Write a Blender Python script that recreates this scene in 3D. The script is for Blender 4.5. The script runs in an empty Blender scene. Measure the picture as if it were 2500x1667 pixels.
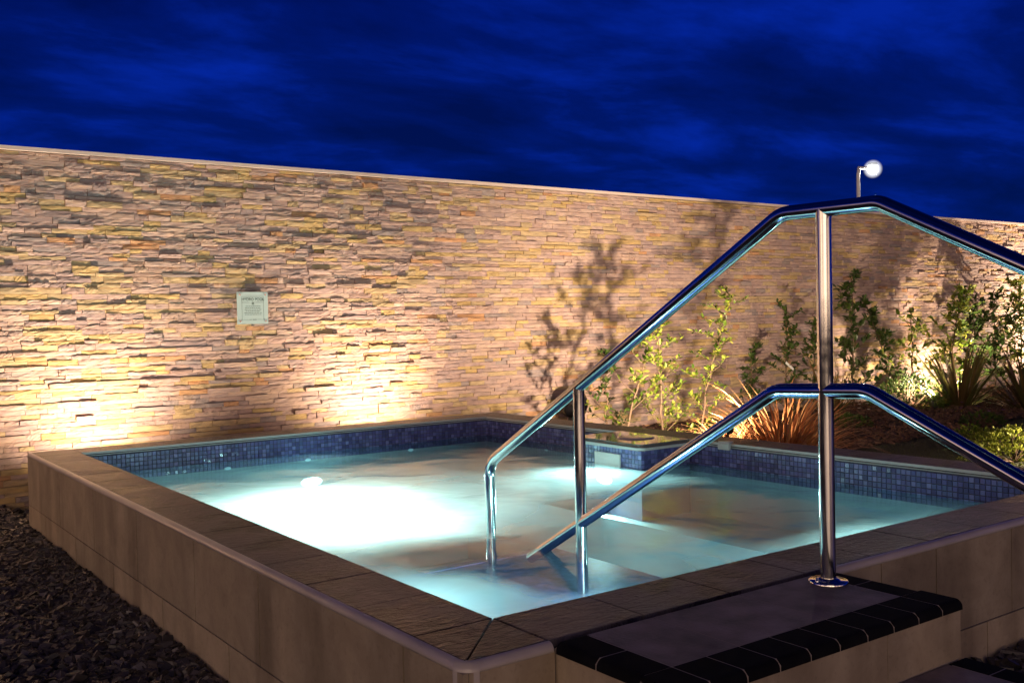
import bpy, math, random
import numpy as np
from mathutils import Vector, Matrix, noise as mnoise

rnd = random.Random(7)
scene = bpy.context.scene
C = scene.collection
R = math.radians
H = 1.65                      # camera height above the gravel; coping top lies 1 m below the camera

# ------------------------------------------------------------------ camera
FPX, YAW, PITCH, ROLL = 2446.06, 0.627470508, -0.0226280854, -0.0207759903
def cam_axes():
    cy, sy = math.cos(YAW), math.sin(YAW)
    fwd = Vector((sy*math.cos(PITCH), cy*math.cos(PITCH), math.sin(PITCH)))
    r = Vector((cy, -sy, 0)); u = r.cross(fwd)
    return (math.cos(ROLL)*r+math.sin(ROLL)*u, -math.sin(ROLL)*r+math.cos(ROLL)*u, fwd)
AR, AU, AF = cam_axes()
cd = bpy.data.cameras.new('camera'); cam = bpy.data.objects.new('camera', cd); C.objects.link(cam)
cd.sensor_width = 36; cd.lens = FPX/2500*36; cd.clip_start = .05; cd.clip_end = 2000
M = Matrix((( AR.x, AU.x, -AF.x, 0), (AR.y, AU.y, -AF.y, 0), (AR.z, AU.z, -AF.z, H), (0, 0, 0, 1)))
cam.matrix_world = M
scene.camera = cam
def ray(px, py): return AF + AR*((px-1250)/FPX) + AU*((833.5-py)/FPX)
def at_y(px, py, Y): d = ray(px, py); p = d*(Y/d.y); return Vector((p.x, p.y, p.z+H))
def at_x(px, py, X): d = ray(px, py); p = d*(X/d.x); return Vector((p.x, p.y, p.z+H))
def at_z(px, py, Z): d = ray(px, py); p = d*((Z-H)/d.z); return Vector((p.x, p.y, p.z+H))

# ------------------------------------------------------------------ view, world
scene.view_settings.view_transform = 'Standard'; scene.view_settings.look = 'None'
scene.view_settings.exposure = 0; scene.view_settings.gamma = 1
scene.render.engine = 'CYCLES'
scene.cycles.max_bounces = 8; scene.cycles.diffuse_bounces = 3; scene.cycles.glossy_bounces = 4
scene.cycles.transparent_max_bounces = 12; scene.cycles.sample_clamp_indirect = 6
scene.cycles.caustics_reflective = False; scene.cycles.caustics_refractive = False

def nn(nt, t, **k):
    n = nt.nodes.new(t)
    for a, b in k.items():
        if a.startswith('i_'):
            key = a[2:].replace('_', ' ')
            n.inputs[int(key) if key.isdigit() else key].default_value = b
        else: setattr(n, a, b)
    return n
def ramp(nt, stops, interp='LINEAR'):
    n = nt.nodes.new('ShaderNodeValToRGB'); e = n.color_ramp.elements; n.color_ramp.interpolation = interp
    while len(e) > 1: e.remove(e[-1])
    e[0].position = stops[0][0]; e[0].color = (*stops[0][1], 1)
    for p, c in stops[1:]:
        q = e.new(p); q.color = (*c, 1)
    return n
def math_n(nt, op, a, b=None):
    n = nt.nodes.new('ShaderNodeMath'); n.operation = op
    for i, v in enumerate((a, b)):
        if v is None: continue
        if isinstance(v, (int, float)): n.inputs[i].default_value = v
        else: nt.links.new(v, n.inputs[i])
    return n.outputs[0]

w = bpy.data.worlds.new('World'); scene.world = w; w.use_nodes = True
nt = w.node_tree; nt.nodes.clear(); L = nt.links.new
tc = nn(nt, 'ShaderNodeTexCoord'); sep = nn(nt, 'ShaderNodeSeparateXYZ'); L(tc.outputs['Generated'], sep.inputs[0])
# clouds on a flat deck far overhead: direction divided by its height
hz = math_n(nt, 'ADD', math_n(nt, 'MAXIMUM', sep.outputs[2], 0.0), 0.16)
cx = math_n(nt, 'DIVIDE', sep.outputs[0], hz); cyy = math_n(nt, 'DIVIDE', sep.outputs[1], hz)
cmb = nn(nt, 'ShaderNodeCombineXYZ'); L(cx, cmb.inputs[0]); L(cyy, cmb.inputs[1])
n1 = nn(nt, 'ShaderNodeTexNoise', i_Scale=1.7, i_Detail=8.0, i_Roughness=.58, i_Distortion=.25)
mp = nn(nt, 'ShaderNodeMapping'); mp.inputs['Rotation'].default_value = (0, 0, R(35)); mp.inputs['Scale'].default_value = (.75, 1.25, 1)
mp.inputs['Location'].default_value = (1.7, .6, 0)
L(cmb.outputs[0], mp.inputs[0]); L(mp.outputs[0], n1.inputs['Vector'])
rp = ramp(nt, [(.36, (.0000, .0022, .045)), (.50, (.0001, .0060, .120)), (.66, (.0012, .0190, .350))])
L(n1.outputs['Fac'], rp.inputs[0])
gr = ramp(nt, [(0, (.0005, .020, .165)), (.12, (.0003, .014, .135)), (.30, (.0002, .008, .115)), (1, (.0005, .012, .16))])
L(sep.outputs[2], gr.inputs[0])
mx = nn(nt, 'ShaderNodeMixRGB', blend_type='MIX'); mx.inputs[0].default_value = .30
# more even near the horizon
L(rp.outputs[0], mx.inputs[1]); L(gr.outputs[0], mx.inputs[2])
zr = ramp(nt, [(.0, (1.1, 1.1, 1.1)), (.36, (1.15, 1.15, 1.15)), (.50, (.38, .38, .38)), (1, (.20, .20, .20))]); L(sep.outputs[2], zr.inputs[0])
mz_ = nn(nt, 'ShaderNodeMixRGB', blend_type='MULTIPLY'); mz_.inputs[0].default_value = 1; L(mx.outputs[0], mz_.inputs[1]); L(zr.outputs[0], mz_.inputs[2])
dt = nn(nt, 'ShaderNodeVectorMath', operation='DOT_PRODUCT'); dt.inputs[1].default_value = (-.72, -.69, 0); L(tc.outputs['Generated'], dt.inputs[0])  # warm glow band added low behind the camera, for fill and rail streaks
azr = ramp(nt, [(.02, (0, 0, 0)), (.50, (.50, .50, .50)), (.95, (1, 1, 1))]); L(dt.outputs['Value'], azr.inputs[0])
elr = ramp(nt, [(0, (1, 1, 1)), (.10, (.75, .75, .75)), (.30, (0, 0, 0))]); L(sep.outputs[2], elr.inputs[0])
mpg = nn(nt, 'ShaderNodeMapping'); mpg.inputs['Scale'].default_value = (9, 9, 2.); L(tc.outputs['Generated'], mpg.inputs[0])
ng = nn(nt, 'ShaderNodeTexNoise', i_Scale=1.0, i_Detail=4.0); L(mpg.outputs[0], ng.inputs['Vector'])
ngr = ramp(nt, [(.42, (.15, .15, .15)), (.50, (.7, .7, .7)), (.56, (1.7, 1.7, 1.7))]); L(ng.outputs['Fac'], ngr.inputs[0])
gf = math_n(nt, 'MULTIPLY', math_n(nt, 'MULTIPLY', azr.outputs[0], elr.outputs[0]), ngr.outputs[0])
gcol = nn(nt, 'ShaderNodeMixRGB', blend_type='ADD'); gcol.inputs[2].default_value = (2.5, 1.65, .92, 1); L(gf, gcol.inputs[0]); L(mz_.outputs[0], gcol.inputs[1])
bg = nn(nt, 'ShaderNodeBackground', i_Strength=1.0); wo = nn(nt, 'ShaderNodeOutputWorld')
L(gcol.outputs[0], bg.inputs[0]); L(bg.outputs[0], wo.inputs[0])

# the one sun lamp: what is left of the light after dusk, soft and weak, with the warm glow of the house behind the camera
sl = bpy.data.lights.new('sun', 'SUN'); sl.energy = .52; sl.angle = R(42); sl.color = (1, .72, .47)
so = bpy.data.objects.new('sun', sl); C.objects.link(so)
so.rotation_euler = Vector((.66, .75, -.20)).to_track_quat('-Z', 'Y').to_euler()

# ------------------------------------------------------------------ materials
def new_mat(name):
    m = bpy.data.materials.new(name); m.use_nodes = True
    t = m.node_tree; t.nodes.clear()
    out = nn(t, 'ShaderNodeOutputMaterial'); p = nn(t, 'ShaderNodeBsdfPrincipled')
    t.links.new(p.outputs[0], out.inputs[0])
    return m, t, p
def simple(name, col, rough=.5, metal=0., emis=None, es=0., coat=0., var=0., vscale=8., bump=0., bscale=40., spec=None):
    m, t, p = new_mat(name)
    p.inputs['Base Color'].default_value = (*col, 1); p.inputs['Roughness'].default_value = rough
    p.inputs['Metallic'].default_value = metal
    if coat: p.inputs['Coat Weight'].default_value = coat
    if emis: p.inputs['Emission Color'].default_value = (*emis, 1); p.inputs['Emission Strength'].default_value = es
    if var:
        tcn = nn(t, 'ShaderNodeTexCoord'); no = nn(t, 'ShaderNodeTexNoise', i_Scale=vscale, i_Detail=6.)
        t.links.new(tcn.outputs['Object'], no.inputs['Vector'])
        r = ramp(t, [(.3, tuple(c*(1-var) for c in col)), (.7, tuple(min(1, c*(1+var)) for c in col))])
        t.links.new(no.outputs['Fac'], r.inputs[0]); t.links.new(r.outputs[0], p.inputs['Base Color'])
    if bump:
        tcn = nn(t, 'ShaderNodeTexCoord'); no = nn(t, 'ShaderNodeTexNoise', i_Scale=bscale, i_Detail=6.)
        t.links.new(tcn.outputs['Object'], no.inputs['Vector'])
        b = nn(t, 'ShaderNodeBump', i_Strength=bump, i_Distance=.01)
        t.links.new(no.outputs['Fac'], b.inputs['Height']); t.links.new(b.outputs[0], p.inputs['Normal'])
    if spec is not None: p.inputs['Specular IOR Level'].default_value = spec
    return m

def stone_mat():
    m, t, p = new_mat('split_face_stone'); L = t.links.new
    g = nn(t, 'ShaderNodeNewGeometry'); tcn = nn(t, 'ShaderNodeTexCoord')
    r = ramp(t, [(0, (.36, .26, .235)), (.16, (.43, .32, .28)), (.30, (.34, .26, .25)), (.40, (.45, .34, .29)), (.50, (.43, .335, .20)), (.56, (.39, .29, .27)),
                 (.63, (.29, .245, .24)), (.69, (.44, .34, .20)), (.80, (.44, .325, .15)), (.89, (.45, .26, .14)), (.92, (.41, .31, .28))], 'CONSTANT')
    L(g.outputs['Random Per Island'], r.inputs[0])
    mpn = nn(t, 'ShaderNodeMapping'); mpn.inputs['Scale'].default_value = (5, 5, 22); L(tcn.outputs['Object'], mpn.inputs[0])
    no = nn(t, 'ShaderNodeTexNoise', i_Scale=1.6, i_Detail=7., i_Roughness=.6); L(mpn.outputs[0], no.inputs['Vector'])
    r2 = ramp(t, [(.25, (.55, .52, .52)), (.5, (1, .97, .93)), (.72, (1.35, 1.22, .98))]); L(no.outputs['Fac'], r2.inputs[0])
    mul = nn(t, 'ShaderNodeMixRGB', blend_type='MULTIPLY'); mul.inputs[0].default_value = .85
    L(r.outputs[0], mul.inputs[1]); L(r2.outputs[0], mul.inputs[2])
    # rusty ochre veins
    n3 = nn(t, 'ShaderNodeTexNoise', i_Scale=2.2, i_Detail=4., i_Distortion=1.); L(tcn.outputs['Object'], n3.inputs['Vector'])
    r3 = ramp(t, [(.52, (0, 0, 0)), (.66, (.75, .75, .75))]); L(n3.outputs['Fac'], r3.inputs[0])
    mv = nn(t, 'ShaderNodeMixRGB', blend_type='MIX'); mv.inputs[2].default_value = (.40, .27, .11, 1)
    fac = math_n(t, 'MULTIPLY', r3.outputs[0], .28); L(fac, mv.inputs[0]); L(mul.outputs[0], mv.inputs[1])
    L(mv.outputs[0], p.inputs['Base Color']); p.inputs['Roughness'].default_value = .78
    b = nn(t, 'ShaderNodeBump', i_Strength=.6, i_Distance=.014)
    n4 = nn(t, 'ShaderNodeTexNoise', i_Scale=1.0, i_Detail=8., i_Roughness=.62)
    mp4 = nn(t, 'ShaderNodeMapping'); mp4.inputs['Scale'].default_value = (17, 17, 30); L(tcn.outputs['Object'], mp4.inputs[0])
    L(mp4.outputs[0], n4.inputs['Vector']); L(n4.outputs['Fac'], b.inputs['Height']); L(b.outputs[0], p.inputs['Normal'])
    return m

def coping_mat():
    m, t, p = new_mat('coping_slate_tile'); L = t.links.new
    tcn = nn(t, 'ShaderNodeTexCoord'); g = nn(t, 'ShaderNodeNewGeometry')
    n1 = nn(t, 'ShaderNodeTexNoise', i_Scale=3., i_Detail=6.); L(tcn.outputs['Object'], n1.inputs['Vector'])
    c1 = ramp(t, [(.3, (.050, .046, .055)), (.7, (.098, .084, .090))]); L(n1.outputs['Fac'], c1.inputs[0])
    ri = ramp(t, [(0, (.85, .85, .88)), (1, (1.12, 1.08, 1.02))]); L(g.outputs['Random Per Island'], ri.inputs[0])
    mu = nn(t, 'ShaderNodeMixRGB', blend_type='MULTIPLY'); mu.inputs[0].default_value = 1
    L(c1.outputs[0], mu.inputs[1]); L(ri.outputs[0], mu.inputs[2])
    # wet splashes: shape of their own, darker and glossier
    n2 = nn(t, 'ShaderNodeTexNoise', i_Scale=1.6, i_Detail=9., i_Roughness=.62, i_Distortion=.2)
    mp2 = nn(t, 'ShaderNodeMapping'); mp2.inputs['Location'].default_value = (3.3, 1.9, 0); L(tcn.outputs['Object'], mp2.inputs[0])
    L(mp2.outputs[0], n2.inputs['Vector'])
    wet = ramp(t, [(.49, (0, 0, 0)), (.54, (1, 1, 1))]); L(n2.outputs['Fac'], wet.inputs[0])
    mw = nn(t, 'ShaderNodeMixRGB', blend_type='MULTIPLY'); mw.inputs[2].default_value = (.26, .26, .34, 1)
    L(wet.outputs[0], mw.inputs[0]); L(mu.outputs[0], mw.inputs[1]); L(mw.outputs[0], p.inputs['Base Color'])
    rr = nn(t, 'ShaderNodeMapRange'); rr.inputs[3].default_value = .42; rr.inputs[4].default_value = .34
    L(wet.outputs[0], rr.inputs[0]); L(rr.outputs[0], p.inputs['Roughness'])
    # riven surface: fine stretched ridges
    mp3 = nn(t, 'ShaderNodeMapping'); mp3.inputs['Scale'].default_value = (16, 42, 16); mp3.inputs['Rotation'].default_value = (0, 0, R(38))
    L(tcn.outputs['Object'], mp3.inputs[0])
    n3 = nn(t, 'ShaderNodeTexNoise', i_Scale=1., i_Detail=5., i_Roughness=.6, i_Distortion=.8); L(mp3.outputs[0], n3.inputs['Vector'])
    b = nn(t, 'ShaderNodeBump', i_Strength=1., i_Distance=.02); L(n3.outputs['Fac'], b.inputs['Height']); L(b.outputs[0], p.inputs['Normal'])
    sp_ = nn(t, 'ShaderNodeMapRange'); sp_.inputs[3].default_value = .62; sp_.inputs[4].default_value = .22; L(wet.outputs[0], sp_.inputs[0]); L(sp_.outputs[0], p.inputs['Specular IOR Level'])
    return m

def facing_mat():
    m, t, p = new_mat('beige_porcelain_facing'); L = t.links.new
    tcn = nn(t, 'ShaderNodeTexCoord'); g = nn(t, 'ShaderNodeNewGeometry')
    n1 = nn(t, 'ShaderNodeTexNoise', i_Scale=4.2, i_Detail=10., i_Roughness=.68, i_Distortion=.5); L(tcn.outputs['Object'], n1.inputs['Vector'])
    c1 = ramp(t, [(.28, (.27, .215, .155)), (.5, (.365, .30, .215)), (.72, (.46, .385, .285))]); L(n1.outputs['Fac'], c1.inputs[0])
    ri = ramp(t, [(0, (.86, .86, .86)), (1, (1.1, 1.08, 1.06))]); L(g.outputs['Random Per Island'], ri.inputs[0])
    mu = nn(t, 'ShaderNodeMixRGB', blend_type='MULTIPLY'); mu.inputs[0].default_value = 1
    L(c1.outputs[0], mu.inputs[1]); L(ri.outputs[0], mu.inputs[2])
    # dribble stains running down from the rim
    mp2 = nn(t, 'ShaderNodeMapping'); mp2.inputs['Scale'].default_value = (2.6, 2.6, .5); L(tcn.outputs['Object'], mp2.inputs[0])
    n2 = nn(t, 'ShaderNodeTexNoise', i_Scale=1.3, i_Detail=6., i_Distortion=.4); L(mp2.outputs[0], n2.inputs['Vector'])
    st = ramp(t, [(.34, (.62, .60, .58)), (.50, (1, 1, 1)), (.70, (1.18, 1.17, 1.15))]); L(n2.outputs['Fac'], st.inputs[0])
    m2 = nn(t, 'ShaderNodeMixRGB', blend_type='MULTIPLY'); m2.inputs[0].default_value = .8
    L(mu.outputs[0], m2.inputs[1]); L(st.outputs[0], m2.inputs[2])
    n5 = nn(t, 'ShaderNodeTexNoise', i_Scale=60., i_Detail=3.); L(tcn.outputs['Object'], n5.inputs['Vector'])
    sp = ramp(t, [(.30, (.75, .75, .75)), (.42, (1, 1, 1))]); L(n5.outputs['Fac'], sp.inputs[0])
    m3 = nn(t, 'ShaderNodeMixRGB', blend_type='MULTIPLY'); m3.inputs[0].default_value = .6
    L(m2.outputs[0], m3.inputs[1]); L(sp.outputs[0], m3.inputs[2])
    L(m3.outputs[0], p.inputs['Base Color']); p.inputs['Roughness'].default_value = .5
    b = nn(t, 'ShaderNodeBump', i_Strength=.15, i_Distance=.003); L(n5.outputs['Fac'], b.inputs['Height']); L(b.outputs[0], p.inputs['Normal'])
    return m

def mosaic_mat():
    m, t, p = new_mat('blue_glass_mosaic'); L = t.links.new
    g = nn(t, 'ShaderNodeNewGeometry'); tcn = nn(t, 'ShaderNodeTexCoord')
    r = ramp(t, [(0, (.045, .048, .14)), (.25, (.070, .070, .21)), (.5, (.105, .10, .28)), (.72, (.08, .10, .23)), (.9, (.15, .15, .36)), (1, (.20, .21, .42))])
    L(g.outputs['Random Per Island'], r.inputs[0]); L(r.outputs[0], p.inputs['Base Color'])
    p.inputs['Roughness'].default_value = .28; p.inputs['Coat Weight'].default_value = .12; p.inputs['Coat Roughness'].default_value = .08
    n = nn(t, 'ShaderNodeTexNoise', i_Scale=50., i_Detail=2.); L(tcn.outputs['Object'], n.inputs['Vector'])
    b = nn(t, 'ShaderNodeBump', i_Strength=.25, i_Distance=.004); L(n.outputs['Fac'], b.inputs['Height']); L(b.outputs[0], p.inputs['Normal'])
    return m

def leaf_mat(name, cols, rough=.4, transl=.35):
    m = bpy.data.materials.new(name); m.use_nodes = True; t = m.node_tree; t.nodes.clear(); L = t.links.new
    out = nn(t, 'ShaderNodeOutputMaterial'); p = nn(t, 'ShaderNodeBsdfPrincipled', i_Roughness=rough)
    g = nn(t, 'ShaderNodeNewGeometry')
    r = ramp(t, [(i/(len(cols)-1), c) for i, c in enumerate(cols)]); L(g.outputs['Random Per Island'], r.inputs[0])
    L(r.outputs[0], p.inputs['Base Color'])
    tr = nn(t, 'ShaderNodeBsdfTranslucent'); L(r.outputs[0], tr.inputs[0])
    mxs = nn(t, 'ShaderNodeMixShader'); mxs.inputs[0].default_value = transl
    L(p.outputs[0], mxs.inputs[1]); L(tr.outputs[0], mxs.inputs[2]); L(mxs.outputs[0], out.inputs[0])
    return m

def water_mat():
    m = bpy.data.materials.new('hydro_pool_water'); m.use_nodes = True; t = m.node_tree; t.nodes.clear(); L = t.links.new
    out = nn(t, 'ShaderNodeOutputMaterial'); tcn = nn(t, 'ShaderNodeTexCoord')
    # long slow swell
    n1 = nn(t, 'ShaderNodeTexNoise', i_Scale=1.8, i_Detail=3., i_Roughness=.45, i_Distortion=.6); L(tcn.outputs['Object'], n1.inputs['Vector'])
    n2 = nn(t, 'ShaderNodeTexNoise', i_Scale=16., i_Detail=3., i_Roughness=.5, i_Distortion=.4); L(tcn.outputs['Object'], n2.inputs['Vector'])
    hh = math_n(t, 'ADD', n1.outputs['Fac'], math_n(t, 'MULTIPLY', n2.outputs['Fac'], .05))
    b = nn(t, 'ShaderNodeBump', i_Strength=.20, i_Distance=.10); L(hh, b.inputs['Height'])
    fr = nn(t, 'ShaderNodeFresnel', i_IOR=1.33); L(b.outputs[0], fr.inputs['Normal'])
    gl = nn(t, 'ShaderNodeBsdfGlossy', i_Roughness=.13); L(b.outputs[0], gl.inputs['Normal'])
    tp = nn(t, 'ShaderNodeBsdfTransparent'); tp.inputs[0].default_value = (.48, .84, .88, 1)
    tl = nn(t, 'ShaderNodeBsdfTranslucent'); tl.inputs[0].default_value = (.52, .90, .90, 1)
    df = nn(t, 'ShaderNodeBsdfDiffuse'); df.inputs[0].default_value = (.35, .45, .46, 1)
    milk = nn(t, 'ShaderNodeMixShader'); milk.inputs[0].default_value = .25; L(tl.outputs[0], milk.inputs[1]); L(df.outputs[0], milk.inputs[2])
    # aeration: air bubbles stirred up around the jets make milky patches; the right-hand cut paints in floor shade
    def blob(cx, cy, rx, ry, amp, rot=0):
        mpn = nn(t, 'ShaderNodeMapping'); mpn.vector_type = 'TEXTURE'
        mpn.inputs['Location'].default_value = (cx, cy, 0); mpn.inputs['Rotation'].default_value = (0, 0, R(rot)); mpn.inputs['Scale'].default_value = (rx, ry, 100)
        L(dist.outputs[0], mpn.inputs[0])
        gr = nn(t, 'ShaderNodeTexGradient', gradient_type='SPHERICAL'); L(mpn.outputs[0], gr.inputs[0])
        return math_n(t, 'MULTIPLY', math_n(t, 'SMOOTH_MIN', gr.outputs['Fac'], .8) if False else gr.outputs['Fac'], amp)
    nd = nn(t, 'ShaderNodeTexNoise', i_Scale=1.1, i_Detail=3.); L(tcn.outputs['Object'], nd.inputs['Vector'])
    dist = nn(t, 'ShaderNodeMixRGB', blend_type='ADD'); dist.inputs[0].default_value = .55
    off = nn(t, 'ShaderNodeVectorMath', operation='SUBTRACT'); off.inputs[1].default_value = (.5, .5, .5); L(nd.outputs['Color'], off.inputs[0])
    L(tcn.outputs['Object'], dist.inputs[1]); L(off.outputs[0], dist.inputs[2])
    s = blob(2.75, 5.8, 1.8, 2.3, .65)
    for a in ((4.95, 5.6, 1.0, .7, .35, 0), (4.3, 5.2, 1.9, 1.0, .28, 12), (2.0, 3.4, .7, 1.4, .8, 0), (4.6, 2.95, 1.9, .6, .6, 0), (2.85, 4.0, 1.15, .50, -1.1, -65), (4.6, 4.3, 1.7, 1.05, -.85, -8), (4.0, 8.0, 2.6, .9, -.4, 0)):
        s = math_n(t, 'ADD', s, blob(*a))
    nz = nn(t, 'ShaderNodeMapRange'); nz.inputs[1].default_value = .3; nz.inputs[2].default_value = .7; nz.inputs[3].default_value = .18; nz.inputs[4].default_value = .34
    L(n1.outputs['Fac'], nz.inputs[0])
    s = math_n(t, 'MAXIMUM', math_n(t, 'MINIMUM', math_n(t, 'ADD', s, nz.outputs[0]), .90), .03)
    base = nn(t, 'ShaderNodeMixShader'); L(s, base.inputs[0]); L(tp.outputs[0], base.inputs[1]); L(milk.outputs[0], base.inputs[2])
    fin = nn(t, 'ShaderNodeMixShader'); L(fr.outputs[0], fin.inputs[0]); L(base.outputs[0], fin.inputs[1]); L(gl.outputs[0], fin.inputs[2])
    L(fin.outputs[0], out.inputs[0])
    return m

MAT = dict(
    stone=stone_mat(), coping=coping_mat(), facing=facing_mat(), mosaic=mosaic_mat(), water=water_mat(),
    grout=simple('dark_grout', (.05, .045, .07), .8), lightgrout=simple('grey_grout', (.32, .27, .24), .8),
    back=simple('wall_mortar', (.07, .05, .045), .9), cap=simple('wall_cap_metal', (.62, .52, .46), .45, bump=.1),
    trim=simple('rounded_edge_trim', (.46, .41, .38), .28, coat=.3, var=.12, vscale=5.),
    nose=simple('pale_pool_edge_trim', (.40, .40, .38), .35),
    steel=None,
    basin=simple('pale_pool_lining', (.42, .56, .58), .45, var=.10, vscale=3.),
    darkblue=simple('dark_blue_submerged_tile', (.03, .045, .11), .4),
    bluestep=simple('blue_step_mosaic', (.10, .16, .52), .3, var=.3, vscale=25.),
    added_paving=simple('added_glossy_paving', (.42, .36, .30), .22, var=.2, vscale=2., bump=.1, bscale=30.),
    black=simple('black_nosing_tile', (.008, .008, .010), .8, var=.3, vscale=12., bump=.15, bscale=120., spec=.04),
    tread=simple('grey_tread_tile', (.20, .165, .17), .62, var=.5, vscale=6., bump=.4, bscale=90., spec=.3),
    slab=simple('wet_black_lid_tile', (.10, .09, .085), .07, coat=.6),
    pole=simple('white_painted_pole', (.8, .8, .78), .4),
    white=simple('white_plastic', (.75, .78, .72), .35), lid=simple('round_skimmer_lid', (.30, .28, .33), .12, coat=.5),
    blackgloss=simple('black_gloss', (.01, .01, .012), .12), blackmatt=simple('black_metal', (.015, .015, .015), .5),
    slate=None, bark=simple('bark_stem', (.11, .07, .04), .8),
    soil=simple('garden_soil', (.035, .020, .013), .95, var=.5, vscale=30., bump=.8, bscale=60.),
    gravelbase=simple('dark_slate_gravel', (.012, .010, .010), .9, var=.5, vscale=50., bump=1., bscale=70.),
    grass=leaf_mat('lawn_grass', [(.03, .045, .010), (.05, .07, .014), (.08, .085, .02)], .6, .2),
    turf=simple('lawn_turf', (.030, .036, .010), .9, var=.4, vscale=40., bump=.8, bscale=150.),
    leaf=leaf_mat('shrub_leaf', [(.06, .12, .014), (.12, .20, .02), (.24, .30, .035), (.42, .42, .08)], .38, .42),
    leafdark=leaf_mat('dark_shrub_leaf', [(.025, .055, .012), (.05, .095, .016), (.09, .14, .025)], .42, .3),
    hebe=leaf_mat('golden_shrub_leaf', [(.13, .18, .015), (.22, .26, .03), (.30, .32, .05)], .45, .3),
    carex=leaf_mat('copper_grass_blade', [(.34, .12, .045), (.50, .22, .08), (.60, .36, .16), (.28, .09, .035)], .42, .35),
    phormium=leaf_mat('sword_leaf', [(.09, .06, .025), (.14, .09, .03), (.06, .07, .02), (.20, .17, .05)], .35, .25),
    glass=simple('pale_green_glass', (.36, .50, .50), .18, coat=.5), ink=simple('sign_lettering', (.05, .09, .07), .6),
    chrome=simple('polished_screw', (.8, .8, .8), .15, 1.),
    mulch=simple('bark_mulch_chip', (.075, .036, .022), .85, var=.5, vscale=20.),
    flower=simple('white_petal', (.6, .58, .5), .6), purple=simple('purple_petal', (.20, .06, .28), .6),
)
def steel_mat():
    m, t, p = new_mat('polished_stainless_steel'); L = t.links.new
    p.inputs['Base Color'].default_value = (.74, .72, .69, 1); p.inputs['Metallic'].default_value = 1; p.inputs['Roughness'].default_value = .11
    tcn = nn(t, 'ShaderNodeTexCoord'); n = nn(t, 'ShaderNodeTexNoise', i_Scale=25., i_Detail=5.); L(tcn.outputs['Object'], n.inputs['Vector'])
    rr = nn(t, 'ShaderNodeMapRange'); rr.inputs[1].default_value = .3; rr.inputs[2].default_value = .75; rr.inputs[3].default_value = .07; rr.inputs[4].default_value = .16
    L(n.outputs['Fac'], rr.inputs[0]); L(rr.outputs[0], p.inputs['Roughness'])
    return m
MAT['steel'] = steel_mat()
def slate_mat():
    m, t, p = new_mat('slate_chip'); L = t.links.new
    g = nn(t, 'ShaderNodeNewGeometry')
    r = ramp(t, [(0, (.013, .012, .014)), (.35, (.026, .023, .026)), (.7, (.042, .037, .042)), (.93, (.070, .060, .065)), (1, (.16, .15, .15))])
    L(g.outputs['Random Per Island'], r.inputs[0]); L(r.outputs[0], p.inputs['Base Color']); p.inputs['Roughness'].default_value = .48
    return m
MAT['slate'] = slate_mat()

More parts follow.
